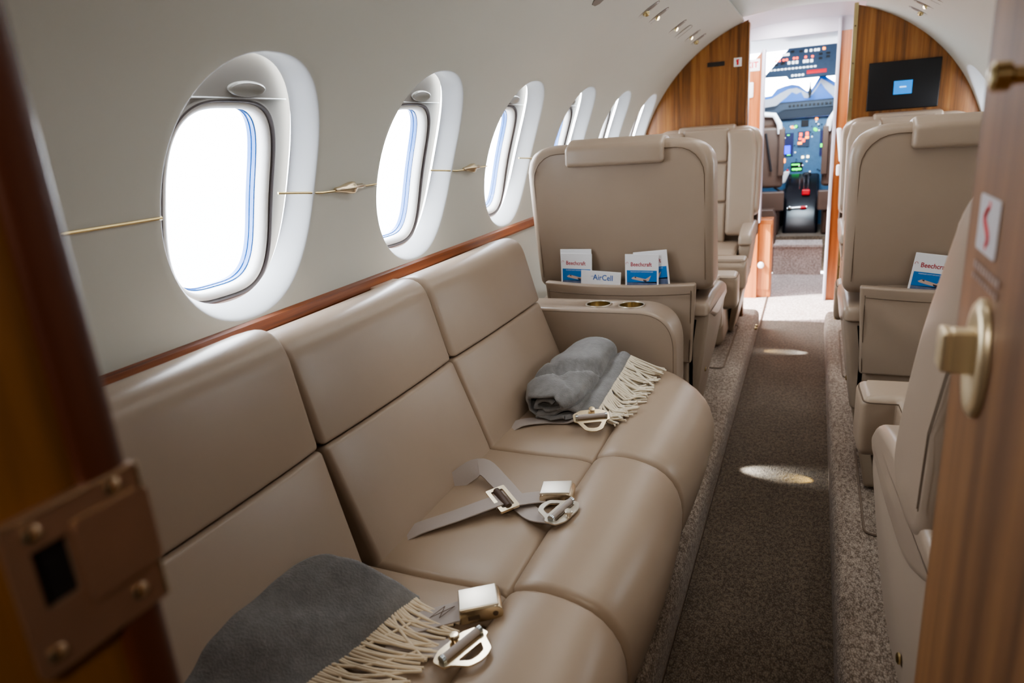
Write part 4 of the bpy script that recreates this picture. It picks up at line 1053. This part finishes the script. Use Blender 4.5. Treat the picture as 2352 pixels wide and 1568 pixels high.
def tongue(e, c, d, z0, tilt=0.0, roll=0.0, mat='gold', sc_=1.1):
    x = Vector((d[0], d[1], tilt)); yv = Vector((0, 0, 1)).cross(x); yv.z += roll
    F = frame(Vector((c[0], c[1], z0)), x, yv) @ Matrix.Scale(sc_, 4); mb = MB()
    outer = fillet([(-.022, -.022), (-.012, -.041), (.010, -.041), (.012, -.033), (.036, -.020), (.041, -.006), (.041, .006), (.036, .020), (.012, .033), (.010, .041), (-.012, .041), (-.022, .022)], .005, 3)
    hole = fillet([(.015, -.022), (.030, -.012), (.032, 0), (.030, .012), (.015, .022)], .004, 3)
    slot = [(-.009, -.030), (-.006, -.030), (-.006, .030), (-.009, .030)]
    plate(mb, outer, [hole, slot], .0026, 0, F); pt = mb.build('tongue', mat, e, 30)
    mb = MB(); tube(mb, [F @ Vector((0, -.032, .0062)), F @ Vector((0, .032, .0062))], .0058, 14); mb.build('strap_roller', 'strap', pt)
    mb = MB(); tube(mb, [F @ Vector((0, -.036, .0062)), F @ Vector((0, -.031, .0062))], .0066, 12); mb.build('roller_end', 'steel', pt)
    mb = MB(); tube(mb, [F @ Vector((0, .031, .0062)), F @ Vector((0, .036, .0062))], .0066, 12); mb.build('roller_end', 'steel', pt)
    mb = MB(); lathe(mb, [(.005, .002), (.005, .006), (.0075, .0075), (.0075, .011), (.006, .0125), (.0005, .0128)], F @ Matrix.Translation((-.017, .004, 0)), 16); mb.build('release_knob', mat, pt)
GB = 'seat belt halves on the divan'
def belt(lab): return tag(empty('seat_belt', (0, 0, 0)), lab, 'seat belt', GB)
e = belt('grey belt half with gold box buckle and adjuster on the middle divan place')
mb = MB(); ribbon(mb, [(-.705, .955, .548), (-.672, .985, .5615), (-.62, 1.035, SZ+.010), (-.57, 1.085, SZ+.017), (-.548, 1.106, SZ+.020)], .042)
ribbon(mb, [(-.560, 1.10, SZ+.012), (-.53, 1.115, SZ+.014), (-.49, 1.140, SZ+.014), (-.462, 1.152, SZ+.013)], .044); mb.build('strap', 'strap', e, 30)
Fb = frame((-.548, 1.108, SZ+.017), (.66, .72, .10), (-.62, .72, .10))
mb = MB(); plate(mb, fillet([(-.021, -.040), (.021, -.040), (.021, .040), (-.021, .040)], .004), [fillet([(-.013, -.030), (.013, -.030), (.013, .030), (-.013, .030)], .003)], .005, 0, Fb); aj = mb.build('adjuster', 'gold', e, 30)
mb = MB(); tube(mb, [Fb @ Vector((0, -.031, .003)), Fb @ Vector((0, .031, .003))], .0075, 12); mb.build('adjuster_bar', 'brown_shell', aj)
buckle(e, (-.448, 1.163), (.95, .20), SZ+.006)
e = belt('grey belt half with silver-white tongue plate on the middle divan place')
mb = MB(); ribbon(mb, [(-.70, 1.150, .548), (-.678, 1.175, .572), (-.640, 1.205, .588), (-.590, 1.185, SZ+.012), (-.530, 1.135, SZ+.005), (-.470, 1.085, SZ+.008), (-.418, 1.062, SZ+.022)], .042,
                   side=[(.2, .5, .8), (.3, .6, .7), (.5, .8, .2), (.6, .75, .0), (.65, .75, 0), (.6, .8, 0)]); mb.build('strap', 'strap', e, 30)
tongue(e, (-.413, 1.083), (-.92, .20), SZ+.0255, .05, 0, 'pale_gold')
e = belt('grey belt half with gold box buckle beside the fringe of the draped blanket')
mb = MB(); ribbon(mb, [(-.58, .722, SZ+.002), (-.545, .741, SZ+.0035), (-.51, .762, SZ+.009), (-.475, .785, SZ+.013)], .046)
st_ = mb.build('strap', 'strap', e, 30)
mb = MB()
for a, b in (((-.515, .750), (-.505, .782)), ((-.500, .755), (-.490, .787)), ((-.515, .750), (-.490, .787)), ((-.500, .755), (-.505, .782))): tube(mb, [(a[0], a[1], SZ+.0155), (b[0], b[1], SZ+.0155)], .0006, 4)
mb.build('cross_stitching', 'seam', st_)
buckle(e, (-.450, .800), (.86, .50), SZ+.008)
e = belt('grey belt half with gold tongue plate at the fringe of the draped blanket')
mb = MB(); ribbon(mb, [(-.56, .70, SZ+.002), (-.52, .71, SZ+.003), (-.48, .705, SZ+.006), (-.44, .70, SZ+.020)], .042); mb.build('strap', 'strap', e, 30)
tongue(e, (-.432, .700), (.90, -.30), SZ+.0225, .10, .0)
e = belt('grey belt half with gold tongue plate in front of the rolled blanket')
mb = MB(); ribbon(mb, [(-.70, 1.47, .548), (-.672, 1.50, SZ+.004), (-.62, 1.535, SZ+.003), (-.55, 1.55, SZ+.004), (-.492, 1.530, SZ+.032)], .042); mb.build('strap', 'strap', e, 30)
tongue(e, (-.480, 1.506), (.45, -.90), SZ+.036, -.50, .0)

# ------------------------------------------------------------------ outside
mb = MB(); grid(mb, lambda u, v: (-40+80*u, -30+70*v, -1.3), 4, 4); struct(mb.build('ground', 'concrete', smooth=0))

# ------------------------------------------------------------------ light
w = bpy.data.worlds.new('W'); bpy.context.scene.world = w; w.use_nodes = True
bg = w.node_tree.nodes['Background']; bg.inputs['Color'].default_value = (.90, .95, 1.0, 1); bg.inputs['Strength'].default_value = 7.0
def area(name, loc, direction, sx, sy, power, col=(1, 1, 1), spread=180, vis=True):
    l = bpy.data.lights.new(name, 'AREA'); l.shape = 'RECTANGLE'; l.size = sx; l.size_y = sy; l.energy = power; l.color = col; l.spread = math.radians(spread)
    o = bpy.data.objects.new(name, l); COL.objects.link(o); o.location = loc
    o.rotation_euler = Vector(direction).to_track_quat('-Z', 'Y').to_euler(); return o
def spot(name, loc, target, power, ang, blend, col=(1, 1, 1), size=.01):
    l = bpy.data.lights.new(name, 'SPOT'); l.energy = power; l.spot_size = math.radians(ang); l.spot_blend = blend; l.color = col; l.shadow_soft_size = size
    o = bpy.data.objects.new(name, l); COL.objects.link(o); o.location = loc
    o.rotation_euler = (Vector(target)-Vector(loc)).to_track_quat('-Z', 'Y').to_euler(); return o
# portals guide sky light through the window openings
for side, ws in ((-1, range(6)), (1, (0, 2, 4, 5))):
    for i in ws:
        c = Vector(cyl(WC[i], PHC, CR+.13, side))
        o = area('window_portal', c, Vector((CX, WC[i], CZ))-c, .30, .42, 1); o.data.cycles.is_portal = True
# cabin lighting: cove lamps on the headliner edges, then added fills
for s in (-1, 1): area('cove_lamp', (CX+s*.30, 1.9, 1.775), (-s*.25, 0, -1), .02, 4.4, 4.5, (1, .96, .9))
area('cabin_fill', (CX, 2.4, 1.795), (0, 0, -1), .25, 3.6, 3.5, (1, .97, .93))  # overhead fill added for general brightness, no fixture modelled here
area('vestibule_fill', (-.2, 4.8, 1.80), (0, .2, -1), .3, .5, 6, (.95, .95, 1))  # area fill added for bounced light on the vestibule floor and step
area('cockpit_fill', (-.1, 5.75, 1.80), (0, 1, -.45), .5, .5, 20, (.75, .9, 1))  # unseen bluish fill added to brighten the instrument panel and windshield frame
spot('entry_sun', (-3.2, 4.0, 3.2), (-.10, 5.0, 0), 2300, 22, .12, (1, .98, .97), .03)
spot('jamb_fill', (.1, -.55, 1.75), (-.45, .12, 1.05), 10, 58, .6, (1, .90, .76), .05)  # warm fill added behind the camera to light the left jamb
spot('door_fill', (-.25, -.35, 1.65), (.12, .46, 1.12), 5, 26, .6, (1, .95, .88), .06)  # extra fill added to lift the open door and its latch
# courtesy lamps in the aisle risers
spot('aisle_lamp', (-.262, 2.47, .065), (-.125, 2.47, 0), 3.4, 46, 1, (.95, 1, 1), .01)
spot('aisle_lamp', (.094, 2.45, .05), (.01, 2.45, 0), 1.0, 44, 1, (1, .78, .3), .004)
spot('aisle_lamp', (-.262, 3.95, .055), (-.17, 3.95, 0), .8, 42, 1, (1, .75, .3), .004)
spot('aisle_lamp', (.094, 3.95, .065), (-.06, 3.95, 0), 2.6, 38, 1, (.95, 1, 1), .004)

# ------------------------------------------------------------------ camera
cam = bpy.data.cameras.new('camera'); co = bpy.data.objects.new('camera', cam); COL.objects.link(co)
Rm = Matrix(((.9177, .0494, -.3942), (.3907, -.2933, .8726), (-.0725, -.9548, -.2884)))   # image right / down / forward -> world
r, d, f = Rm.col[0], Rm.col[1], Rm.col[2]
f = f.normalized(); r = (r-f*r.dot(f)).normalized(); u_ = r.cross(f)
m4 = Matrix((r, u_, -f)).transposed().to_4x4(); m4.translation = Vector((0, 0, 1.28)); co.matrix_world = m4
cam.sensor_width = 36; cam.lens = 24; cam.clip_start = .01
cam.dof.use_dof = True; cam.dof.focus_distance = 1.6; cam.dof.aperture_fstop = 4.2
sc = bpy.context.scene; sc.camera = co
sc.view_settings.view_transform = 'AgX'; sc.view_settings.look = 'AgX - Medium High Contrast'; sc.view_settings.exposure = 1.3
